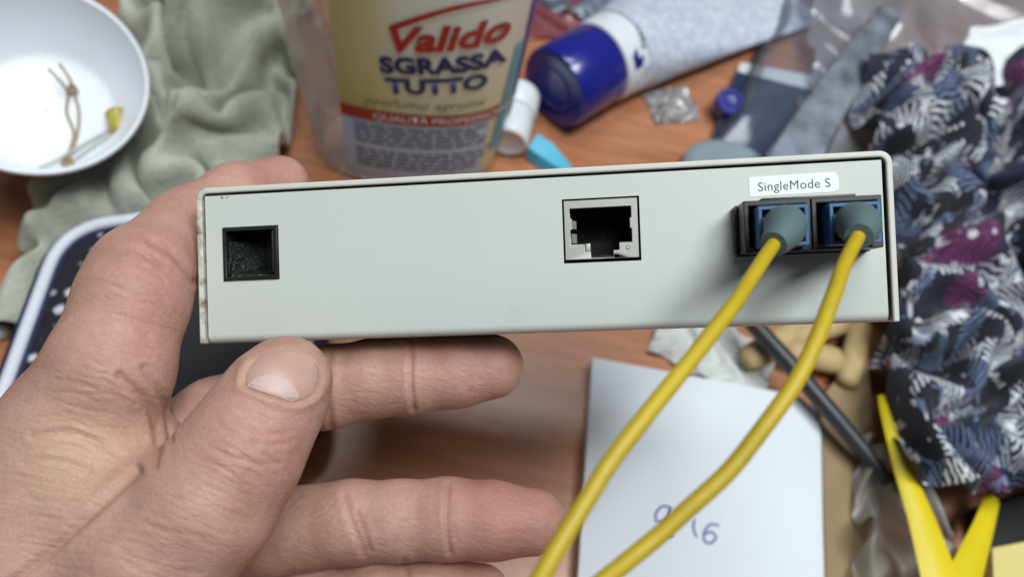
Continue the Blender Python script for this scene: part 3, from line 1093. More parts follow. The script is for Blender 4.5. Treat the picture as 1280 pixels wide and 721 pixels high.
def surface_nets(D, o, h):
    S = D < 0
    nx, ny, nz = (k - 1 for k in D.shape)
    cnt = np.zeros((nx, ny, nz), np.uint8)
    offs = [(i, j, k) for i in (0, 1) for j in (0, 1) for k in (0, 1)]
    for i, j, k in offs:
        cnt += S[i:nx + i, j:ny + j, k:nz + k]
    act = (cnt > 0) & (cnt < 8)
    ci = np.argwhere(act)
    idx = np.full(act.shape, -1, np.int32)
    idx[act] = np.arange(len(ci))
    val = {q: D[ci[:, 0] + q[0], ci[:, 1] + q[1], ci[:, 2] + q[2]] for q in offs}
    acc = np.zeros((len(ci), 3)); num = np.zeros(len(ci))
    for q in offs:
        for ax in range(3):
            if q[ax]: continue
            r = list(q); r[ax] = 1; r = tuple(r)
            a, b = val[q], val[r]
            mk = (a < 0) != (b < 0)
            t = np.where(mk, a / np.where(mk, a - b, 1), 0)
            pos = np.tile(np.array(q, float), (len(ci), 1)); pos[:, ax] = t
            acc[mk] += pos[mk]; num[mk] += 1
    V = (ci + acc / num[:, None]) * h + o
    Fs = []
    for ax in range(3):
        a = [slice(None)] * 3; b = [slice(None)] * 3
        a[ax] = slice(0, -1); b[ax] = slice(1, None)
        Sa, Sb = S[tuple(a)], S[tuple(b)]
        e = np.argwhere(Sa != Sb)
        o1, o2 = [q for q in range(3) if q != ax]
        ok = (e[:, o1] > 0) & (e[:, o2] > 0) & (e[:, o1] < act.shape[o1]) & (e[:, o2] < act.shape[o2])
        e = e[ok]
        quad = []
        for d1, d2 in ((-1, -1), (0, -1), (0, 0), (-1, 0)):
            c = e.copy(); c[:, o1] += d1; c[:, o2] += d2
            quad.append(idx[c[:, 0], c[:, 1], c[:, 2]])
        q = np.stack(quad, -1)
        flip = Sa[e[:, 0], e[:, 1], e[:, 2]]
        if ax == 1: flip = ~flip
        q[~flip] = q[~flip][:, ::-1]
        Fs.append(q)
    return V, np.concatenate(Fs)


V, FQ = surface_nets(D, FD.o, HS)
FQ = FQ[(FQ >= 0).all(1)]
del D


def largest(V, FQ):
    lab = np.arange(len(V))
    while True:
        m = lab[FQ].min(1)
        new = lab.copy()
        for k in range(4):
            np.minimum.at(new, FQ[:, k], m)
        new = new[new]
        if (new == lab).all(): break
        lab = new
    best = np.bincount(lab[FQ[:, 0]]).argmax()
    FQ = FQ[lab[FQ[:, 0]] == best]
    used = np.unique(FQ)
    mp = np.full(len(V), -1); mp[used] = np.arange(len(used))
    return V[used], mp[FQ]


V, FQ = largest(V, FQ)


def edges_of(FQ):
    e = np.concatenate([FQ[:, [0, 1]], FQ[:, [1, 2]], FQ[:, [2, 3]], FQ[:, [3, 0]]])
    return e


E_ = edges_of(FQ)
for it in range(4):
    s_ = np.zeros_like(V); n_ = np.zeros(len(V))
    for c in range(3):
        s_[:, c] = np.bincount(E_[:, 0], V[E_[:, 1], c], len(V)) + np.bincount(E_[:, 1], V[E_[:, 0], c], len(V))
    n_ = np.bincount(E_[:, 0], minlength=len(V)) + np.bincount(E_[:, 1], minlength=len(V))
    V = V * 0.5 + s_ / np.maximum(n_, 1)[:, None] * 0.5


def vnormals(V, FQ):
    n = np.cross(V[FQ[:, 2]] - V[FQ[:, 0]], V[FQ[:, 3]] - V[FQ[:, 1]])
    N = np.zeros_like(V)
    for k in range(4):
        for c in range(3):
            N[:, c] += np.bincount(FQ[:, k], n[:, c], len(V))
    return N / (np.linalg.norm(N, axis=1, keepdims=True) + 1e-9)


def subdivide(V, FQ):
    n = len(V)
    e = np.sort(np.concatenate([FQ[:, [0, 1]], FQ[:, [1, 2]], FQ[:, [2, 3]], FQ[:, [3, 0]]]), 1).astype(np.int64)
    key = e[:, 0] * n + e[:, 1]
    uq, inv_ = np.unique(key, return_inverse=True)
    mid_ = (V[uq // n] + V[uq % n]) / 2
    fc = V[FQ].mean(1)
    m = len(FQ)
    ei = (inv_ + n).reshape(4, m)
    fi = np.arange(m) + n + len(uq)
    Vn = np.concatenate([V, mid_, fc])
    Fn = np.concatenate([np.stack([FQ[:, k], ei[k], fi, ei[(k + 3) % 4]], -1) for k in range(4)])
    return Vn, Fn


def laplace(V, FQ, it, w=0.5):
    E_ = edges_of(FQ)
    cnt = np.bincount(E_[:, 0], minlength=len(V)) + np.bincount(E_[:, 1], minlength=len(V))
    for _ in range(it):
        s_ = np.zeros_like(V)
        for c in range(3):
            s_[:, c] = np.bincount(E_[:, 0], V[E_[:, 1], c], len(V)) + np.bincount(E_[:, 1], V[E_[:, 0], c], len(V))
        V = V * (1 - w) + s_ / np.maximum(cnt, 1)[:, None] * w
    return V


V, FQ = subdivide(V, FQ)
V = laplace(V, FQ, 3)
N = vnormals(V, FQ)
# make normals point outwards: the forearm axis lies inside
ctr = V.mean(0)
if ((V - ctr) * N).sum() < 0:
    N = -N; FQ = FQ[:, ::-1]

PXV = np.stack([CX + F * V[:, 0] / V[:, 2], CY - F * V[:, 1] / V[:, 2]], -1)
facing = -(N * (V / np.linalg.norm(V, axis=1, keepdims=True))).sum(1)


def pdist(poly, reach=60.0):
    """distance in px of every vertex to a polyline (only near it)"""
    pl = np.array([q[:2] for q in catmull(poly, 5)])
    best = np.full(len(V), 1e6)
    lo, hi = pl.min(0) - reach, pl.max(0) + reach
    ids = np.nonzero((PXV[:, 0] > lo[0]) & (PXV[:, 0] < hi[0]) & (PXV[:, 1] > lo[1]) & (PXV[:, 1] < hi[1]) & (facing > -0.1))[0]
    q = PXV[ids]
    bb_ = np.full(len(ids), 1e6)
    for a, b in zip(pl, pl[1:]):
        ab = b - a
        t = np.clip(((q - a) @ ab) / (ab @ ab + 1e-9), 0, 1)
        bb_ = np.minimum(bb_, np.linalg.norm(q - a - t[:, None] * ab, axis=1))
    best[ids] = bb_
    return best


# folds and wrinkles of the skin: (points, width px, depth mm, depth range)
CREASES = [
    ([(172, 588), (140, 618), (100, 655), (50, 700), (10, 730)], 6, 0.75, (0, 178)),
    ([(40, 545), (80, 540), (120, 552), (168, 582)], 4.5, 0.32, (0, 178)),
    ([(30, 578), (75, 575), (110, 588)], 4.5, 0.18, (0, 178)),
    ([(150, 470), (185, 505), (198, 545), (192, 580)], 5.5, 0.55, (0, 180)),
    ([(180, 460), (205, 500), (213, 550)], 4.5, 0.45, (0, 180)),
    ([(188, 300), (210, 312), (230, 332), (243, 352)], 5, 0.55, (0, 190)),
    ([(160, 312), (185, 318), (205, 332)], 4, 0.16, (0, 190)),
    ([(150, 395), (170, 402), (185, 415)], 7, 0.20, (0, 190)),
    ([(272, 530), (296, 548), (322, 558)], 3.8, 0.15, (0, 170)),
    ([(300, 572), (322, 580), (350, 578)], 3.8, 0.14, (0, 170)),
    ([(290, 524), (312, 537), (338, 543), (358, 541)], 3.8, 0.15, (0, 170)),
    ([(318, 552), (340, 556), (362, 552)], 3.8, 0.16, (0, 170)),
    ([(262, 556), (284, 570), (300, 576)], 3.8, 0.12, (0, 170)),
    ([(515, 425), (513, 470), (517, 512)], 3.6, 0.45, (170, 200)),
    ([(412, 440), (408, 490), (414, 533)], 4.5, 0.38, (170, 200)),
    ([(560, 606), (558, 650), (562, 690)], 3.6, 0.38, (170, 200)),
    ([(566, 625), (565, 650), (568, 672)], 3.4, 0.16, (170, 200)),
    ([(430, 618), (440, 650), (455, 690)], 5, 0.36, (170, 200)),
    ([(446, 640), (452, 655), (462, 685)], 4, 0.28, (170, 200)),
    ([(505, 700), (510, 725)], 4, 0.3, (170, 200)),
]
rw = random.Random(3)


def wrinkles(cx, cy, ang, length, step_ang, count, step, dep, wid, d0, d1):
    """a bundle of short fine skin lines"""
    ux, uy = math.cos(R(ang)), math.sin(R(ang))
    sx, sy = math.cos(R(step_ang)), math.sin(R(step_ang))
    for i in range(count):
        o_ = (i - count / 2) * step + rw.uniform(-0.4, 0.4) * step
        L = length * rw.uniform(0.35, 0.8)
        m = rw.uniform(-0.3, 0.3) * length
        bow = rw.uniform(-0.08, 0.12) * L
        x0, y0 = cx + sx * o_ + ux * m, cy + sy * o_ + uy * m
        pts = []
        for t_ in (-0.5, -0.17, 0.17, 0.5):
            b_ = bow * (1 - 4 * t_ * t_) + rw.uniform(-1.2, 1.2)
            pts.append((x0 + ux * L * t_ + sx * b_, y0 + uy * L * t_ + sy * b_))
        CREASES.append((pts, wid * rw.uniform(0.8, 1.3), dep * rw.uniform(0.5, 1.2), (d0, d1)))


wrinkles(318, 552, 33, 100, -57, 15, 6.5, 0.09, 2.3, 0, 170)
wrinkles(265, 625, 25, 110, -50, 18, 8, 0.08, 2.3, 0, 170)
wrinkles(180, 690, 15, 130, -55, 16, 9, 0.07, 2.4, 0, 172)
wrinkles(195, 335, 38, 90, -52, 14, 6, 0.10, 2.3, 0, 190)
wrinkles(155, 425, 18, 110, -75, 18, 8, 0.08, 2.3, 0, 190)
wrinkles(95, 545, 12, 140, -80, 18, 8, 0.075, 2.4, 0, 190)
wrinkles(60, 640, 8, 150, -75, 16, 9, 0.08, 2.4, 0, 190)
wrinkles(190, 520, 70, 80, 10, 9, 7, 0.075, 2.4, 0, 185)
wrinkles(460, 490, -4, 70, 88, 8, 9, 0.05, 2.2, 170, 200)
wrinkles(590, 470, -4, 70, 88, 8, 9, 0.05, 2.2, 170, 200)
wrinkles(500, 650, 0, 80, 92, 9, 9, 0.05, 2.2, 170, 200)
wrinkles(380, 655, -35, 80, 60, 10, 9, 0.08, 2.4, 170, 210)
wrinkles(630, 650, 3, 60, 92, 8, 9, 0.04, 2.2, 170, 200)
disp = np.zeros(len(V)); cre = np.zeros(len(V))
for poly, wpx, dep, (d0, d1) in CREASES:
    d = pdist(poly)
    if d.min() > 1e5: continue
    sel = (facing > 0.05) & (V[:, 2] > d0) & (V[:, 2] < d1)
    g = np.exp(-(d / wpx) ** 2) * sel
    shoulder = np.exp(-((d - wpx * 2.0) / (wpx * 1.0)) ** 2) * sel
    disp += -dep * g + dep * 0.28 * shoulder
    cre = np.maximum(cre, g * min(1.0, dep / 0.9))
# nail bed: a shallow step round the thumb nail
NAIL = [(304, 481), (309, 462), (325, 445), (350, 437), (377, 439), (396, 449), (403, 466), (398, 485), (385, 498), (366, 503), (345, 496), (322, 489)]
dn = pdist(NAIL + [NAIL[0]])
selN = (facing > 0.0) & (V[:, 2] < 168)
inside = np.zeros(len(V), bool)
npoly = np.array(catmull(NAIL + [NAIL[0]], 5))[:, :2]
for (x1, y1), (x2, y2) in zip(npoly, np.roll(npoly, -1, 0)):
    if abs(y2 - y1) < 1e-9: continue
    c = ((y1 > PXV[:, 1]) != (y2 > PXV[:, 1])) & (PXV[:, 0] < (x2 - x1) * (PXV[:, 1] - y1) / (y2 - y1) + x1)
    inside ^= c
fold = np.exp(-((dn - 6) / 6) ** 2) * selN * (~inside) * (PXV[:, 1] > 448)
disp += fold * 0.45
disp -= 0.35 * np.exp(-(dn / 3.5) ** 2) * selN
V2 = V + N * disp[:, None]

# colour of the skin: redder finger pads and knuckles, paler web
def blob(px, py, r, d0=0, d1=400):
    return np.exp(-(((PXV[:, 0] - px) ** 2 + (PXV[:, 1] - py) ** 2) / r ** 2)) * (V[:, 2] > d0) * (V[:, 2] < d1)


red = np.clip(0.42 * blob(665, 640, 60, 170) + 0.35 * blob(610, 640, 60, 170) + 0.35 * blob(600, 465, 80, 170) + 0.30 * blob(195, 320, 70) + 0.35 * blob(180, 420, 60) + 0.25 * blob(330, 550, 60, 0, 172) + 0.30 * blob(340, 205, 90, 170) + 0.3 * blob(600, 735, 60, 170), 0, 1)
pale = np.clip(0.6 * blob(90, 560, 70) + 0.35 * blob(350, 650, 60, 170) + 0.3 * blob(40, 640, 90), 0, 1)


def cam_to_world(A):
    B = np.array([RIGHT, UP, FWD])
    return A @ B + np.array(CAM)


me = bpy.data.meshes.new('hand')
nv, nf = len(V2), len(FQ)
me.vertices.add(nv); me.loops.add(nf * 4); me.polygons.add(nf)
me.vertices.foreach_set('co', cam_to_world(V2).astype(np.float32).ravel())
me.loops.foreach_set('vertex_index', FQ.astype(np.int32).ravel())
me.polygons.foreach_set('loop_start', np.arange(0, nf * 4, 4, dtype=np.int32))
me.update(calc_edges=True)
me.validate()
for nm, arr in (('red', red), ('pale', pale), ('crease', cre)):
    a = me.attributes.new(nm, 'FLOAT', 'POINT')
    a.data.foreach_set('value', arr.astype(np.float32))
smooth(me, None)
wv_ = cam_to_world(V2)
bvh = BVHTree.FromPolygons([tuple(p) for p in wv_.tolist()], FQ.tolist())
hand = thing('hand', 'bare left hand gripping the beige box, thumb under its front edge', 'hand', P(-250, 960, 182))
ho = mesh_obj('hand_body', me, M['skin'], hand)

# the thumb nail: a curved plate over the thumb's own surface
def on_hand(px, py, off):
    d = (P(px, py, 1.0) - CAM).normalized()
    hit, nrm, _, _ = bvh.ray_cast(CAM, d)
    if hit is None: return None
    return hit, nrm


cxn = sum(p[0] for p in NAIL) / len(NAIL); cyn = sum(p[1] for p in NAIL) / len(NAIL)
outline = npoly[:-1]
ringN = []
last = None
for s in (1.0, 0.96, 0.85, 0.65, 0.4, 0.15):
    ring_ = []
    for (x, y) in outline:
        h = on_hand(cxn + (x - cxn) * s, cyn + (y - cyn) * s, 0)
        if h is None: h = last
        last = h
        ring_.append(h)
    ringN.append((s, ring_))
mb = MB()
rings = []
for s, ring_ in ringN:
    off = {1.0: -0.25, 0.96: 0.10}.get(s, 0.28)
    rings.append([hh - FWD * off for hh, nn in ring_])
mb.rings(rings, False, True)
nail = mb.build('thumb_nail', M['nail'], hand, ang=180)
# lunula
LUN = [(309, 482), (318, 474), (334, 468), (351, 471), (365, 480), (374, 493), (366, 501), (347, 495), (328, 489)]
lp = np.array(catmull(LUN + [LUN[0]], 4))[:-1]
cl = lp.mean(0)
nb = BVHTree.FromObject(nail, bpy.context.evaluated_depsgraph_get()) if False else None
rings = []
for s, off in ((1.0, 0.285), (0.7, 0.31), (0.35, 0.32), (0.1, 0.32)):
    rr_ = []
    for x, y in lp:
        h = on_hand(cl[0] + (x - cl[0]) * s, cl[1] + (y - cl[1]) * s, 0) or last
        rr_.append(h[0] - FWD * off)
    rings.append(rr_)
mb = MB(); mb.rings(rings, False, True); mb.build('lunula', M['lunula'], nail, ang=180)

# ------------------------------------------------------------------ the white bowl and what lies in it
def bowl():
    rim_c = CAM + (Vector((-223.1, 212.8, 21.4)) - CAM) * 0.86
    nrm = Vector((0.35, -0.20, 1.0)).normalized()
    Mx = zframe(rim_c, nrm, (0, 1, 0))
    r0, r1, h = 38.3, 27.8, 32.0
    mb = MB(Mx)
    prof = [(0.5, -h), (r1 - 4, -h), (r1 - 0.6, -h + 2.5), (r0 - 0.3, -2.2), (r0 + 0.7, -1.8), (r0 + 0.9, -0.7), (r0 + 0.4, 0.0), (r0 - 0.9, -0.3), (r0 - 1.5, -2.5), (r1 - 1.9, -h + 3.4), (r1 - 4.5, -h + 1.4), (0.5, -h + 1.2)]
    mb.lathe(prof, 72, close0=False, close1=False)
    o = mb.build('plastic_bowl', M['bowl'], ang=50)
    tag(o, 'round white plastic bowl at the upper left', 'bowl')
    return Mx, h


BMX, bh = bowl()


def bowl_pt(px, py, lift=0.8):
    """point on the bowl floor seen at the pixel"""
    z = BMX.col[2].to_3d(); o = BMX.to_translation() - z * (bh - 1.4 - lift)
    r = (P(px, py, 1) - CAM)
    return CAM + r * ((o - CAM).dot(z) / r.dot(z))


k = thing('string_loop', 'knotted loop of beige string inside the white bowl', 'string', bowl_pt(90, 150))
loopA = [(60, 86, 9), (78, 105, 7), (85, 118, 2), (83, 140, 1), (92, 165, 1), (88, 185, 1), (80, 200, 2)]
loopB = [(74, 80, 9), (88, 100, 7), (92, 116, 2), (98, 135, 1), (98, 158, 1), (92, 182, 1), (84, 200, 2)]
for L in (loopA, loopB):
    mb = MB(); mb.tube(catmull([tuple(bowl_pt(*q)) for q in L], 6), 0.6, 8); mb.build('strand', M['string'], k)
for (x, y, r_) in ((90, 112, 2.2), (84, 202, 2.6)):
    c = bowl_pt(x, y, 2)
    mb = MB(); mb.tube(catmull([tuple(c + Vector((math.cos(a) * r_ * 0.6, math.sin(a) * r_ * 0.6, math.sin(a * 1.7) * 0.9))) for a in np.linspace(0, 9, 12)], 4), 0.9, 8); mb.build('knot', M['string'], k)
k = thing('beaded_string', 'pale string with a yellow bead lying in the white bowl', 'string', bowl_pt(140, 160))
mb = MB(); mb.tube(catmull([tuple(bowl_pt(*q)) for q in ((40, 214, 6), (70, 200, 3), (105, 180, 2), (138, 160, 3), (158, 138, 5), (170, 127, 8), (172, 138, 9), (160, 148, 5))], 6), 0.55, 8); mb.build('strand', M['palestring'], k)
mb = MB(); mb.tube(catmull([tuple(bowl_pt(*q)) for q in ((86, 204, 2), (112, 186, 2), (140, 166, 3))], 6), 0.5, 8); mb.build('strand', M['palestring'], k)
mb = MB(zframe(bowl_pt(148, 152, 5), bowl_pt(152, 165, 5) - bowl_pt(144, 138, 5)))
mb.lathe([(0.6, -5.2), (3.6, -5.0), (4.6, -3.6), (4.0, -1), (4.6, 1.6), (4.0, 4.2), (0.6, 5.0)], 16); mb.build('bead', M['bead'], k)

# ------------------------------------------------------------------ sage green cloth bundle (three folded lumps of one cloth)
# (pressed flat under the bowl and under the pouch)
PQ = [T(72, 280, 22), T(400, 240, 22), T(400, 560, 22), T(-45, 590, 22)]
cl = crumple(40, 58, 235, 370, 150, 235, 19, amp=26, bend=0.55, top=40, fr=(0.8, 3.0), sm=1)
G = drape(cl, 150, 235, [T(20, 405), T(320, 330), T(392, 15), T(214, -12)],
          [(T(280, 80), 24, 40), (T(240, 200), 22, 28), (T(95, 290), 22, 12), (T(268, 145), 10, -26)])
bi = BMX.inverted()
for idx_ in np.ndindex(G.shape[:2]):
    w = Vector(G[idx_])
    l = bi @ w
    rad_ = math.hypot(l.x, l.y)
    if rad_ < 46:
        zmax = BMX @ Vector((l.x, l.y, -bh - 3 + max(0, rad_ - 27) * 1.2))
        G[idx_][2] = min(G[idx_][2], zmax.z)
    ins = min((PQ[(i + 1) % 4] - PQ[i]).cross(w - PQ[i]).z * -1 / (PQ[(i + 1) % 4] - PQ[i]).length for i in range(4))
    if ins > -8:
        G[idx_][2] = min(G[idx_][2], 7.0 + max(0.0, -ins) * 2)
    G[idx_][2] = max(1.5, G[idx_][2])
o = grid_mesh('cloth_rag', G, M['sage'], thick=2.6, sub=2)
tag(o, 'crumpled sage green cloth beside the white bowl', 'cloth')

# ------------------------------------------------------------------ navy pouch with white piping
def pouch():
    c = PQ
    base = (c[0] + c[1] + c[2] + c[3]) / 4
    base.z = 0
    t = thing('zip_pouch', 'navy pouch with white piping and black dotted print under the hand', 'pouch', base)

    def outline(inset, r, z, seg=7):
        pts = []
        n = 4
        for i in range(4):
            a, b, d = c[i - 1], c[i], c[(i + 1) % 4]
            e1 = (a - b).normalized(); e2 = (d - b).normalized()
            bis = e1 + e2
            q = b + bis * inset
            for s in range(seg + 1):
                u = s / seg
                p0, p1 = q + e1 * r, q + e2 * r
                w = (1 - u) ** 2 * p0 + 2 * u * (1 - u) * q + u * u * p1
                pts.append(Vector((w.x, w.y, z + 10)))
        return pts
    mb = MB(); mb.rings([outline(0, 22, 0.3), outline(-2.5, 23, 4), outline(-2.5, 23, 10), outline(0.5, 21, 14), outline(4, 18, 14.4)], True, True); mb.build('body', M['navy'], t, ang=60)
    mb = MB(); mb.tube([*outline(4.6, 18, 15.0), outline(4.6, 18, 15.0)[0]], 2.5, 10, False); mb.build('piping', M['piping'], t, ang=70)
    mb = MB(); mb.tube([*outline(7.6, 16, 14.8), outline(7.6, 16, 14.8)[0]], 1.0, 8, False); mb.build('inner_seam', M['navy'], t, ang=70)
    mb = MB(); mb.rings([outline(8, 15.5, 13.8), outline(8, 15.5, 14.8), outline(15, 12, 15.6), outline(23, 9, 15.2)], True, True); mb.build('printed_border', M['pouch'], t, ang=70)
    mb = MB(); mb.rings([outline(21.5, 9, 14.6), outline(21.5, 9, 15.9), outline(30, 7, 16.4)], True, True); mb.build('centre_panel', M['blackmatt'], t, ang=70)


pouch()

# ------------------------------------------------------------------ cleaner bottle
def bottle():
    fr_ = T(490, 240, 0)                 # foot of the bottle's front
    yaw = R(9)
    bb = 27.0
    base = Vector((fr_.x, fr_.y + bb, 0)) + Vector((0, 0, 0))
    Mx = Matrix.Translation(base) @ Matrix.Rotation(yaw, 4, 'Z')
    t = thing('spray_bottle', 'clear oval cleaner bottle with a printed label, standing behind the box', 'bottle', base)

    def half(z):                          # half width and half depth at height z
        prof = [(0, 38, 21), (3, 41.5, 24.5), (10, 43, 26), (60, 46.5, 27.5), (110, 49.5, 29), (150, 50, 29.5), (178, 46, 27.5), (196, 36, 23), (208, 22, 17), (216, 15, 14.5), (236, 14.5, 14.5)]
        for (z0, a0, b0), (z1, a1, b1_) in zip(prof, prof[1:]):
            if z <= z1:
                u = (z - z0) / (z1 - z0)
                u = max(0.0, u)
                return a0 + (a1 - a0) * u, b0 + (b1_ - b0) * u
        return prof[-1][1:]
    ne = 2.35

    def surf(x, z, off=0.0, back=False):
        a, b_ = half(z)
        x = max(-a * 0.9999, min(a * 0.9999, x))
        y = -b_ * (1 - abs(x / a) ** ne) ** (1 / ne)
        nx = abs(x / a) ** (ne - 1) / a * (1 if x > 0 else -1)
        ny = -(abs(y / b_) ** (ne - 1)) / b_
        n = Vector((nx, ny, 0)).normalized()
        p = Vector((x, y, z)) + n * off
        if back: p.y = -p.y
        return Mx @ p

    def ring(z, off=0.0, seg=72):
        a, b_ = half(z); a += off; b_ += off
        r = []
        for i in range(seg):
            th = 2 * math.pi * i / seg
            c, s = math.cos(th), math.sin(th)
            r.append(Vector((a * math.copysign(abs(c) ** (2 / ne), c), b_ * math.copysign(abs(s) ** (2 / ne), s), z)))
        return r
    zs = [0.4, 1.2, 3, 6, 10, 20, 35, 50, 65, 80, 95, 110, 125, 140, 152, 165, 178, 187, 196, 202, 208, 212, 216, 226, 236]
    mb = MB(Mx); mb.rings([ring(z) for z in zs], True, False); mb.build('body', M['clear'], t, ang=60)
    # label: a curved band on the front
    def patch(name, fx0, fx1, z0, z1, mat, off, parent, nx=22, nz=4, edge=None):
        G = np.zeros((nx + 1, nz + 1, 3))
        for i in range(nx + 1):
            for j in range(nz + 1):
                z = z0 + (z1 - z0) * j / nz
                xa, xb = fx0(z), fx1(z)
                G[i, j] = surf(xa + (xb - xa) * i / nx, z + (edge(i / nx) if edge else 0), off)
        return grid_mesh(name, G, mat, parent, sub=0)
    L0 = lambda z: -24.0 + 0.0 * z
    R0 = lambda z: 38.8 + 0.072 * z
    lab = patch('label', L0, R0, 6, 146, M['labelpaper'], 0.25, t, 40, 16)
    lab['label'] = 'printed front label with red and navy lettering'
    patch('text_panel', L0, lambda z: 33.5 + 0.06 * z, 6.2, 49, M['labelgrey'], 0.40, lab, 26, 4)
    patch('red_band', L0, lambda z: 36.0 + 0.06 * z, 48, 55, M['labelred'], 0.55, lab, 26, 2)
    patch('cyan_stripe', lambda z: 35.5 + 0.075 * z, lambda z: 39.5 + 0.068 * z, 24, 87, M['labelcyan'], 0.60, lab, 4, 8)
    patch('purple_edge', lambda z: 41.6 + 0.038 * z, lambda z: 43.0 + 0.043 * z, 38, 128, M['labelpurple'], 0.7, lab, 3, 8)

    def put(txt, size, cx, cz, mat, bold=0, shear=0, rot=0.0, sy=1.0, sxx=1.0, off=0.8, name='lettering', spacing=1.0, arc=0.0):
        me = text_mesh(txt, size, bold, shear, 3, spacing)
        c, s = math.cos(rot), math.sin(rot)

        def fn(x, y):
            x, y = x * sxx, y * sy
            y += arc * x * x
            return surf(cx + x * c - y * s, cz + x * s + y * c, off)
        return text_obj(name, me, fn, mat, lab)
    put('Valido', 17.1, 16.0, 96.5, M['labelwhite'], 1.0, 0.30, R(7), 0.95, 1.0, 0.70)
    put('Valido', 17.1, 16.0, 96.5, M['labelred'], 0.60, 0.30, R(7), 0.95, 1.0, 0.95)
    put('SGRASSA', 11.21, 15.5, 83.0, M['labelnavy'], 0.50, 0.0, R(5), 1.0, 1.0, 0.85)
    put('TUTTO', 10.83, 14.0, 71.8, M['labelnavy'], 0.50, 0.0, R(5), 1.0, 1.05, 0.85)
    put('profumo agrumi', 7.12, 9.0, 60.8, M['kraft'], 0.02, 0.35, R(1), 0.9, 1.0, 0.85)
    put('QUALITÀ PROFESSIONALE', 6.08, 20.0, 51.7, M['labelwhite'], 0.14, 0.0, 0, 0.9, 0.86, 0.95)
    # swoosh over the brand word
    mb = MB()
    top, bot = [], []
    for i in range(15):
        u = i / 14
        x = -3 + 46 * u
        z = 100 + 12 * math.sin(min(1.57, u * 2.2)) + 2.0 * u
        w_ = 2.6 * (1 - u) ** 0.7 + 0.35
        top.append(mb.v(surf(x, z + w_ / 2, 0.9))); bot.append(mb.v(surf(x, z - w_ / 2, 0.9)))
    for i in range(14):
        mb.bm.faces.new((bot[i], bot[i + 1], top[i + 1], top[i]))
    mb.build('swoosh', M['labelred'], lab)
    # lines of small print
    rs = random.Random(5)
    for blk, (za, nl_) in enumerate(((44.5, 5), (28.0, 5))):
        for i in range(nl_):
            z = za - i * 2.75
            x = -19.0
            mb = MB()
            while x < 32 - 3 * (i % 2):
                wd = rs.uniform(2.5, 7.5)
                q = [surf(x, z, 0.62), surf(x + wd, z, 0.62), surf(x + wd, z + 1.25, 0.62), surf(x, z + 1.25, 0.62)]
                mb.bm.faces.new([mb.v(p) for p in q])
                x += wd + 1.1
            ln = mb.build('small_print_line', M['smallprint'], lab)
            ln['kind'] = 'stuff'
    # back label strip and liquid left in the foot
    # neck collar and sprayer head, above the picture
    mb = MB(Mx); mb.lathe([(15.4, 216.5), (17, 217), (17, 234), (15.4, 236), (3, 236.4)], 36); mb.build('collar', M['capwhite'], t)
    mb = MB(Mx); mb.rings([[(-10, -30, 236.8), (10, -30, 236.8), (10, 22, 236.8), (-10, 22, 236.8)], [(-11, -36, 246), (11, -36, 246), (11, 26, 246), (-11, 26, 246)], [(-9, -36, 262), (9, -36, 262), (9, 24, 258), (-9, 24, 258)]]); mb.build('sprayer_head', M['labelred'], t, bev=2)
    mb = MB(Mx); mb.tube([(0, -22, 238), (0, -27, 228), (0, -29, 214), (0, -26, 206)], [4, 3.6, 3.2, 2.4], 10); mb.build('trigger', M['labelred'], t)


bottle()

# ------------------------------------------------------------------ small white bottle
def small_bottle():
    c = T(634, 178, 10.9)
    lean = Vector((-0.02, 1.0, 0.02)).normalized()
    Mx = zframe(c, lean, (0, 0, 1))
    c = Vector((c.x, c.y, 0))
    t = thing('pill_bottle', 'small white plastic bottle with a wide cap beside the cleaner bottle', 'bottle', c)
    mb = MB(Mx); mb.lathe([(0.5, 1.0), (7.0, 1.0), (8.6, 0), (9.6, 1.0), (9.9, 3), (9.9, 16), (9.2, 17.0), (0.5, 17.1)], 40); mb.build('body', M['capwhite'], t, ang=50)
    mb = MB(Mx); mb.lathe([(0.5, 17.2), (10.0, 17.2), (10.7, 17.8), (10.8, 29), (10.0, 30.6), (9.0, 31.0), (0.5, 31.0)], 48); mb.build('cap', M['capwhite'], t, ang=50)


small_bottle()

# light blue scrap
def scrap(name, label, cat, c, lx, ly, h, ang, mat, seed, n=14, thick=0.5):
    rs = np.random.RandomState(seed)
    p = crumple(n, n, lx * 1.35, ly * 1.35, lx, ly, seed, steps=120, amp=h * 0.45, top=h, sm=0)
    o = grid_mesh(name, place(p, (c.x, c.y), ang, 0.7), mat, thick=thick, sub=1)
    tag(o, label, cat)
    return o


def wedge():
    c = T(688, 202, 0)
    t = MB(Matrix.Translation(c) @ Matrix.Rotation(R(-18), 4, 'Z'))
    t.rings([[(-11, -6, 0.3), (-11, 5, 0.3), (-11, 4.5, 9), (-11, -5, 8)], [(-3, -7, 0.3), (-3, 6, 0.3), (-3, 4, 8.5), (-3, -5.5, 7)], [(7, -6, 0.3), (7, 4, 0.3), (7, 2, 4.5), (7, -4, 4.0)], [(13, -3.5, 0.3), (13, 1, 0.3), (13, 0, 1.2), (13, -3, 1.2)]])
    o = t.build('plastic_clip', M['cyan'], bev=0.8)
    tag(o, 'bright light blue plastic clip just behind the box', 'clip')


wedge()
scrap('plastic_scrap', 'crinkled clear plastic scrap under the cream tube', 'scrap', T(838, 134, 0), 22, 20, 7, R(25), M['foil'], 3)

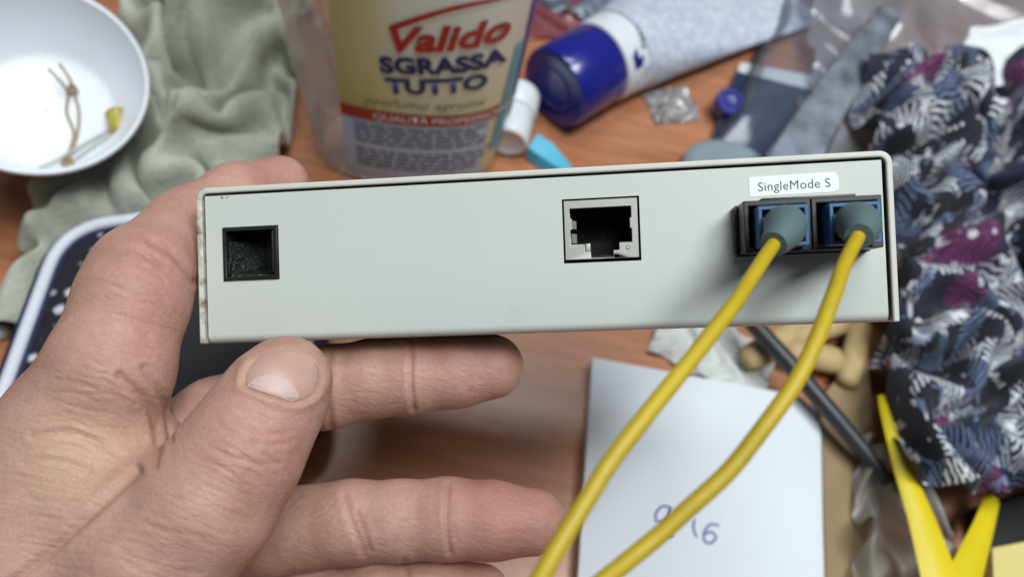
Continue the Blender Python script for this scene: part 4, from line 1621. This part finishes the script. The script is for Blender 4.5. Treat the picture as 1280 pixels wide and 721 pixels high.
# ------------------------------------------------------------------ cream tube
def cream_tube():
    A = T(690, 112, 20.5)
    Bp = T(1000, -45, 9.0)
    for _ in range(6):                    # the crimp's near corner is seen at 1036,14
        y_ = Vector((0, 0, 1)).cross(Bp - A).normalized()
        Bp = T(1036, 14, 9.0) + y_ * 44
    ax = (Bp - A)
    L = ax.length
    Mx = frame(A, ax, z=(0, 0, 1))        # x along the tube, y across, z up
    t = thing('cream_tube', 'pale blue and white cream tube lying down with a blue cap', 'tube', Vector((A.x, A.y, 0)))
    capL = 31.0
    def circ(x, ry, rz, dz=0.0, n=40):
        return [(x, ry * math.cos(2 * math.pi * i / n), dz + rz * math.sin(2 * math.pi * i / n)) for i in range(n)]
    mb = MB(Mx)
    mb.rings([circ(1.2, 15, 15), circ(0.6, 18.2, 18.2), circ(1.0, 19.4, 19.4), circ(2.5, 20.2, 20.2), circ(capL - 1, 20.6, 20.6), circ(capL, 20.0, 20.0)]); mb.build('cap', M['capblue'], t, ang=35)
    mb = MB(Mx); mb.rings([circ(1.6, 1, 1), circ(1.0, 9.5, 9.5), circ(0.5, 10, 10), circ(1.0, 10.6, 10.6)], True, True); mb.build('cap_disc', M['capblue'], t, ang=35)
    mb = MB(Mx); mb.rings([circ(capL - 0.2, 18, 18), circ(capL + 0.8, 20.6, 20.4), circ(capL + 3, 21.2, 20.6), circ(capL + 16, 22.2, 20.2, -0.3)], True, True); mb.build('shoulder', M['tubewhite'], t, ang=45)
    rings = []
    for i in range(13):
        u = i / 12
        x = capL + 15.5 + (L - capL - 22) * u
        ry = 22.3 + 21.3 * u ** 0.9
        rz = 20.2 * (1 - u) ** 1.15 + 1.0
        rings.append(circ(x, ry, rz, -(20.2 - rz) * 0.30, 40))
    mb = MB(Mx); mb.rings(rings); mb.build('body', M['tube'], t, ang=60)
    mb = MB(Mx); zc = -(19.2) * 0.30
    mb.rings([circ(L - 8, 43.4, 1.05, zc), circ(L - 6, 43.8, 0.9, zc), circ(L + 5, 44, 0.8, zc)]); mb.build('crimp', M['tubewhite'], t)
    # printed marks on the shoulder
    def onb(x, ang, off=0.35, ry=21.9, rz=20.35):
        return Mx @ Vector((x, -(ry + off) * math.cos(ang), (rz + off) * math.sin(ang)))
    def mark(name, pts, mat):
        m = MB(); m.bm.faces.new([m.v(onb(x, a)) for x, a in pts]); m.build(name, mat, t)
    mark('printed_mark', [(capL + 4.5, 0.50), (capL + 9.5, 0.50), (capL + 11.5, 0.72), (capL + 8.0, 0.70), (capL + 8.5, 0.95), (capL + 4.5, 0.80)], M['capblue'])
    for q in range(4):
        a0 = 0.85 + q * 0.13
        mark('printed_word', [(capL + 12 + q, a0), (capL + 14.2 + q, a0), (capL + 14.2 + q, a0 + 0.08), (capL + 12 + q, a0 + 0.08)], M['labelnavy'])
    for q in range(5):
        mark('small_print', [(capL + 10.5 + q * 1.6, 0.22), (capL + 11.3 + q * 1.6, 0.22), (capL + 11.3 + q * 1.6, 0.44), (capL + 10.5 + q * 1.6, 0.44)], M['labelgrey'])


cream_tube()

# wrappers at the top, between bottle and tube
scrap('sweet_wrapper', 'pink crinkled wrapper behind the cleaner bottle', 'wrapper', T(690, 8, 0), 40, 46, 12, R(20), M['pink'], 21, 18, 0.3)
scrap('film_wrapper', 'blue grey crinkled film beside the pink wrapper', 'wrapper', T(722, -8, 0), 44, 40, 16, R(-15), M['bluegrey'], 22, 18, 0.3)

# ------------------------------------------------------------------ clear zip bag with a navy card, and the things in it
def zip_bag():
    c = [T(868, 214, 1), T(985, 214, 1), T(1118, 8, 1), T(985, -20, 1)]
    base = sum(c, Vector()) / 4; base.z = 0
    cd = thing('navy_card', 'navy card with a pale border inside the clear zip bag', 'card', base)
    q = [T(872, 225, 4), T(985, 225, 4), T(1036, 101, 4), T(925, 80, 4)]
    mb = MB(); mb.rings([q, [p + Vector((0, 0, 1.2)) for p in q]]); mb.build('border', M['cardwhite'], cd)
    cc = sum(q, Vector()) / 4
    q2 = [T(872, 225, 5.4), T(962, 225, 5.4), T(1016, 114, 5.4), T(920, 90, 5.4)]
    mb = MB(); mb.rings([q2, [p + Vector((0, 0, 0.5)) for p in q2]]); mb.build('face', M['navycard'], cd)
    p = T(906, 134, 6)
    mb = MB(zframe(p, (0.1, -0.3, 1))); mb.lathe([(6.0, 0), (7.2, 0.8), (7.2, 6.5), (6.4, 7.4), (4.5, 7.4), (4.0, 6.0), (0.4, 5.8)], 28)
    o = mb.build('screw_cap', M['capblue'], ang=40); tag(o, 'small round blue screw cap on the navy card', 'cap')
    # grey rounded pad
    a = T(908, 214, 6)
    mb = MB(Matrix.Translation(a)); mb.lathe([(0.5, 0.1), (17, 0.1), (19, 1.5), (18, 3.5), (14, 4.6), (0.5, 5.0)], 40, sx=1.15, sy=0.9)
    o = mb.build('rubber_pad', M['greycard'], ang=60); tag(o, 'grey rounded pad on the navy card in the bag', 'pad')
    # the bag: upper sheet with soft swells
    n = 26
    G = np.zeros((n, n, 3)); H2 = np.zeros((n, n, 3))
    for i in range(n):
        for j in range(n):
            u, v = i / (n - 1), j / (n - 1)
            p = (c[0] * (1 - u) + c[1] * u) * (1 - v) + (c[3] * (1 - u) + c[2] * u) * v
            ed = min(u, 1 - u, v, 1 - v)
            swell = 15 * min(1, ed * 4) ** 0.6
            w = mnoise.noise(Vector((p.x * 0.035, p.y * 0.035, 3.1))) * 4 + mnoise.noise(Vector((p.x * 0.1, p.y * 0.1, 1.1))) * 1.6
            G[i, j] = (p.x, p.y, 1.5 + swell + w * min(1, ed * 5))
            H2[i, j] = (p.x, p.y, 0.8)
    b = thing('zip_bag', 'clear plastic zip bag lying behind the right end of the box', 'bag', base)
    grid_mesh('upper_film', G, M['bag'], b, sub=1)
    grid_mesh('lower_film', H2, M['bag'], b, sub=0)
    s = [(985, 215, 28), (1022, 150, 30), (1066, 82, 31), (1116, 10, 32)]
    wd = [22, 19, 16, 12]
    L_, R_ = [], []
    for (x, y, z), w in zip(s, wd):
        pp = T(x, y, z)
        L_.append(pp + Vector((-w * 0.62, 0, 0.5))); R_.append(pp + Vector((w * 0.62, 0, -1.5)))
    G = np.array([[list(x) for x in catmull(L_, 5)], [list((np.array(a) + np.array(b2)) / 2 + np.array([0, 0, 1.8])) for a, b2 in zip(catmull(L_, 5), catmull(R_, 5))], [list(x) for x in catmull(R_, 5)]])
    sb = grid_mesh('seal_strip', G, M['sealband'], b, thick=0.6, sub=1)


zip_bag()

# grey lilac film and white paper at the upper right
pf = crumple(34, 34, 330, 215, 262, 160, 31, steps=180, amp=14, top=22, sm=2, bend=0.6, fr=(0.7, 2.2))
G = drape(pf, 262, 160, [T(1040, 215), T(1420, 170), T(1420, -70), T(1010, -70)], [(T(1080, 60), 22, 8)], 8)
o = grid_mesh('plastic_bag', G, M['greybag'], thick=0.0, sub=2)
tag(o, 'grey translucent plastic bag spread at the upper right', 'bag')
ts = crumple(24, 24, 150, 70, 128, 58, 77, steps=140, amp=9, top=20, sm=2, bend=0.6, fr=(0.7, 1.8))
G = drape(ts, 128, 58, [T(1165, 150), T(1420, 170), T(1440, 95), T(1185, 92)], [(T(1235, 110), 30, 12)], 20)
o = grid_mesh('tissue_sheet', G, M['sticker'], thick=0.4, sub=2)
tag(o, 'white tissue sheet behind the patterned cloth', 'tissue')

# ------------------------------------------------------------------ patterned cloth
pc = crumple(52, 64, 380, 500, 215, 300, 5, amp=26, bend=0.5, top=60, fr=(0.8, 3.2), sm=1)
G = drape(pc, 215, 300, [T(1092, 600), T(1420, 620), T(1430, 150), T(1062, 150)],
          [(T(1125, 190), 22, 20), (T(1220, 330), 30, 10), (T(1270, 190), 24, 12)])
o = grid_mesh('patterned_cloth', G, M['fabric'], thick=0.8, sub=2)
tag(o, 'crumpled navy, white and purple patterned cloth on the right', 'cloth')

# ------------------------------------------------------------------ notepad with handwriting
def notepad():
    zt = 9.0
    c = [T(721, 745, zt), T(741, 446, zt), T(1000, 490, zt), T(1026, 520, zt), T(1030, 745, zt)]
    poly = [c[0], c[1]]
    # rounded corner at the right
    a, b_, d = T(985, 491, zt), T(1024, 497, zt), T(1027, 540, zt)
    for i in range(7):
        u = i / 6
        poly.append(a * (1 - u) ** 2 + b_ * 2 * u * (1 - u) + d * u * u)
    poly += [T(1029, 640, zt), T(1030, 745, zt)]
    # extend the pad below the picture
    poly[0] = T(716, 830, zt); poly[-1] = T(1034, 830, zt)
    base = sum(poly, Vector()) / len(poly); base.z = 0
    t = thing('notepad', 'white notepad with blue handwritten digits lying below the box', 'notepad', base)
    mb = MB(); mb.rings([[Vector((p.x, p.y, 0.4)) for p in poly], [Vector((p.x, p.y, zt - 0.8)) for p in poly]]); mb.build('paper_block', M['paper'], t, bev=0.3)
    # top sheet, slightly bowed
    cen = base
    mb = MB()
    top = [Vector((p.x, p.y, zt - 0.55)) for p in poly]
    rings = [top] + [[Vector((cen.x + (p.x - cen.x) * s, cen.y + (p.y - cen.y) * s, zt + h_)) for p in poly] for s, h_ in ((0.96, -0.2), (0.8, 0.15), (0.5, 0.3), (0.2, 0.35))]
    mb.rings(rings, False, True); sheet = mb.build('top_sheet', M['paper'], t, ang=80)
    # handwriting: pen strokes
    strokes = [
        [(838, 634), (828, 632), (820, 641), (821, 651), (831, 651), (838, 641), (838, 633), (834, 650), (826, 662)],
        [(826, 660), (834, 669), (842, 668)],
        [(868, 648), (867, 660), (871, 671)],
        [(899, 656), (888, 655), (880, 665), (881, 676), (889, 678), (895, 671), (889, 664), (882, 667)],
    ]
    for s in strokes:
        pts = catmull([tuple(T(x, y, zt + 0.42)) for x, y in s], 5)
        m2 = MB(); m2.tube(pts, 0.42, 6); m2.build('pen_stroke', M['pen'], sheet)


notepad()

# ------------------------------------------------------------------ clutter below the box, right
scrap('tissue', 'crumpled white tissue between the notepad and the tan pegs', 'tissue', T(890, 440, 0), 46, 26, 12, R(-15), M['tissue'], 8, 22, 0.4)


def peg(px0, py0, px1, py1, r, label, z=8):
    a, b_ = T(px0, py0, z), T(px1, py1, z)
    ax = b_ - a
    Mx = frame(a, ax, z=(0, 0, 1))
    L = ax.length
    prof = [(0.0, 0.25), (0.03, 0.72), (0.10, 0.97), (0.3, 1.0), (0.55, 0.99), (0.8, 1.0), (0.93, 0.92), (0.98, 0.65), (1.0, 0.2)]
    rings = [[(L * u, r * w * math.cos(2 * math.pi * i / 18), r * 0.8 * w * math.sin(2 * math.pi * i / 18)) for i in range(18)] for u, w in prof]
    mb = MB(Mx); mb.rings(rings)
    o = mb.build('wooden_peg', M['tan'], ang=60)
    tag(o, label, 'peg', 'tan wooden pegs under the box')


peg(930, 452, 1012, 405, 6.0, 'tan wooden peg lying along the dark rod')
peg(985, 424, 1064, 398, 5.6, 'tan wooden peg nearest the underside of the box', 9)
peg(978, 438, 1052, 452, 6.2, 'tan wooden peg pointing right, lowest of the pegs', 8)
peg(1078, 400, 1058, 482, 5.2, 'tan wooden peg standing nearly upright beside the patterned cloth', 9)

mb = MB(); mb.tube([T(930, 392, 20), T(985, 452, 20), T(1050, 528, 17), T(1112, 602, 14)], [3.6, 3.6, 3.5, 2.6], 14)
o = mb.build('plastic_rod', M['stick'], ang=50)
tag(o, 'dark grey plastic rod slanting past the notepad corner', 'rod')
q = [T(1022, 500, 3), T(1082, 430, 3), T(1092, 720, 3), T(1028, 740, 3)]
mb = MB(); mb.rings([q, [p + Vector((0, 0, 3)) for p in q]])
o = mb.build('cardboard_strip', M['kraft'], bev=0.5); tag(o, 'brown cardboard strip along the right side of the notepad', 'cardboard')
pb = crumple(22, 26, 110, 150, 70, 95, 41, steps=200, amp=10, top=22, sm=1, bend=0.5, fr=(0.8, 2.2))
G = drape(pb, 70, 95, [T(1052, 800), T(1180, 800), T(1135, 590), T(1062, 570)], [], 6)
o = grid_mesh('clear_bag', G, M['binbag'], thick=0.0, sub=2)
tag(o, 'crumpled clear grey plastic bag right of the notepad', 'bag')


def ribbon(name, label, pts, group=None):
    """pts: px,py,z,half width mm"""
    cs = catmull([tuple(T(x, y, z)) + (w,) for x, y, z, w in pts], 6)
    rings = []
    for i, q in enumerate(cs):
        p = Vector(q[:3])
        d = Vector(cs[min(i + 1, len(cs) - 1)][:3]) - Vector(cs[max(i - 1, 0)][:3])
        s = d.cross(Vector((0, 0, 1))).normalized()
        w = float(q[3])
        rings.append([p - s * w + Vector((0, 0, -0.5)), p - s * w * 0.4 + Vector((0, 0, 1.2)), p + s * w * 0.4 + Vector((0, 0, 1.2)), p + s * w + Vector((0, 0, -0.5)), p + s * w * 0.4 + Vector((0, 0, -0.9)), p - s * w * 0.4 + Vector((0, 0, -0.9))])
    mb = MB(); mb.rings(rings)
    o = mb.build(name, M['ribbon'], ang=60)
    return tag(o, label, 'strip', group)


ribbon('plastic_strip', 'long bright yellow plastic strip running down from the patterned cloth', [(1103, 495, 24, 1.6), (1108, 515, 26, 2.2), (1128, 580, 28, 3.6), (1154, 650, 30, 5.4), (1180, 735, 32, 7.2), (1198, 800, 32, 8.0)])
ribbon('plastic_strip', 'short yellow plastic strip meeting the long one at the lower right', [(1242, 622, 16, 3.0), (1230, 660, 22, 4.0), (1215, 700, 27, 5.2), (1200, 745, 30, 6.5), (1185, 800, 30, 7)])
q = [T(1205, 640, 1), T(1330, 600, 1), T(1340, 700, 1), T(1210, 700, 1)]
mb = MB(); mb.rings([q, [p + Vector((0, 0, 5)) for p in q]]); o = mb.build('dark_gap_slab', M['blackmatt'], bev=1.0)  # black slab added to colour the dark gap behind the notes
tag(o, 'flat black slab filling the dark gap behind the pale yellow notes', 'case')
q = [T(1222, 690, 6.5), T(1340, 668, 6.5), T(1350, 800, 6.5), T(1226, 800, 6.5)]
mb = MB(); mb.rings([q, [p + Vector((0, 0, 9)) for p in q]]); o = mb.build('sticky_notes', M['paleyellow'], bev=0.4)
tag(o, 'pale yellow block of notes in the lower right corner', 'notes')
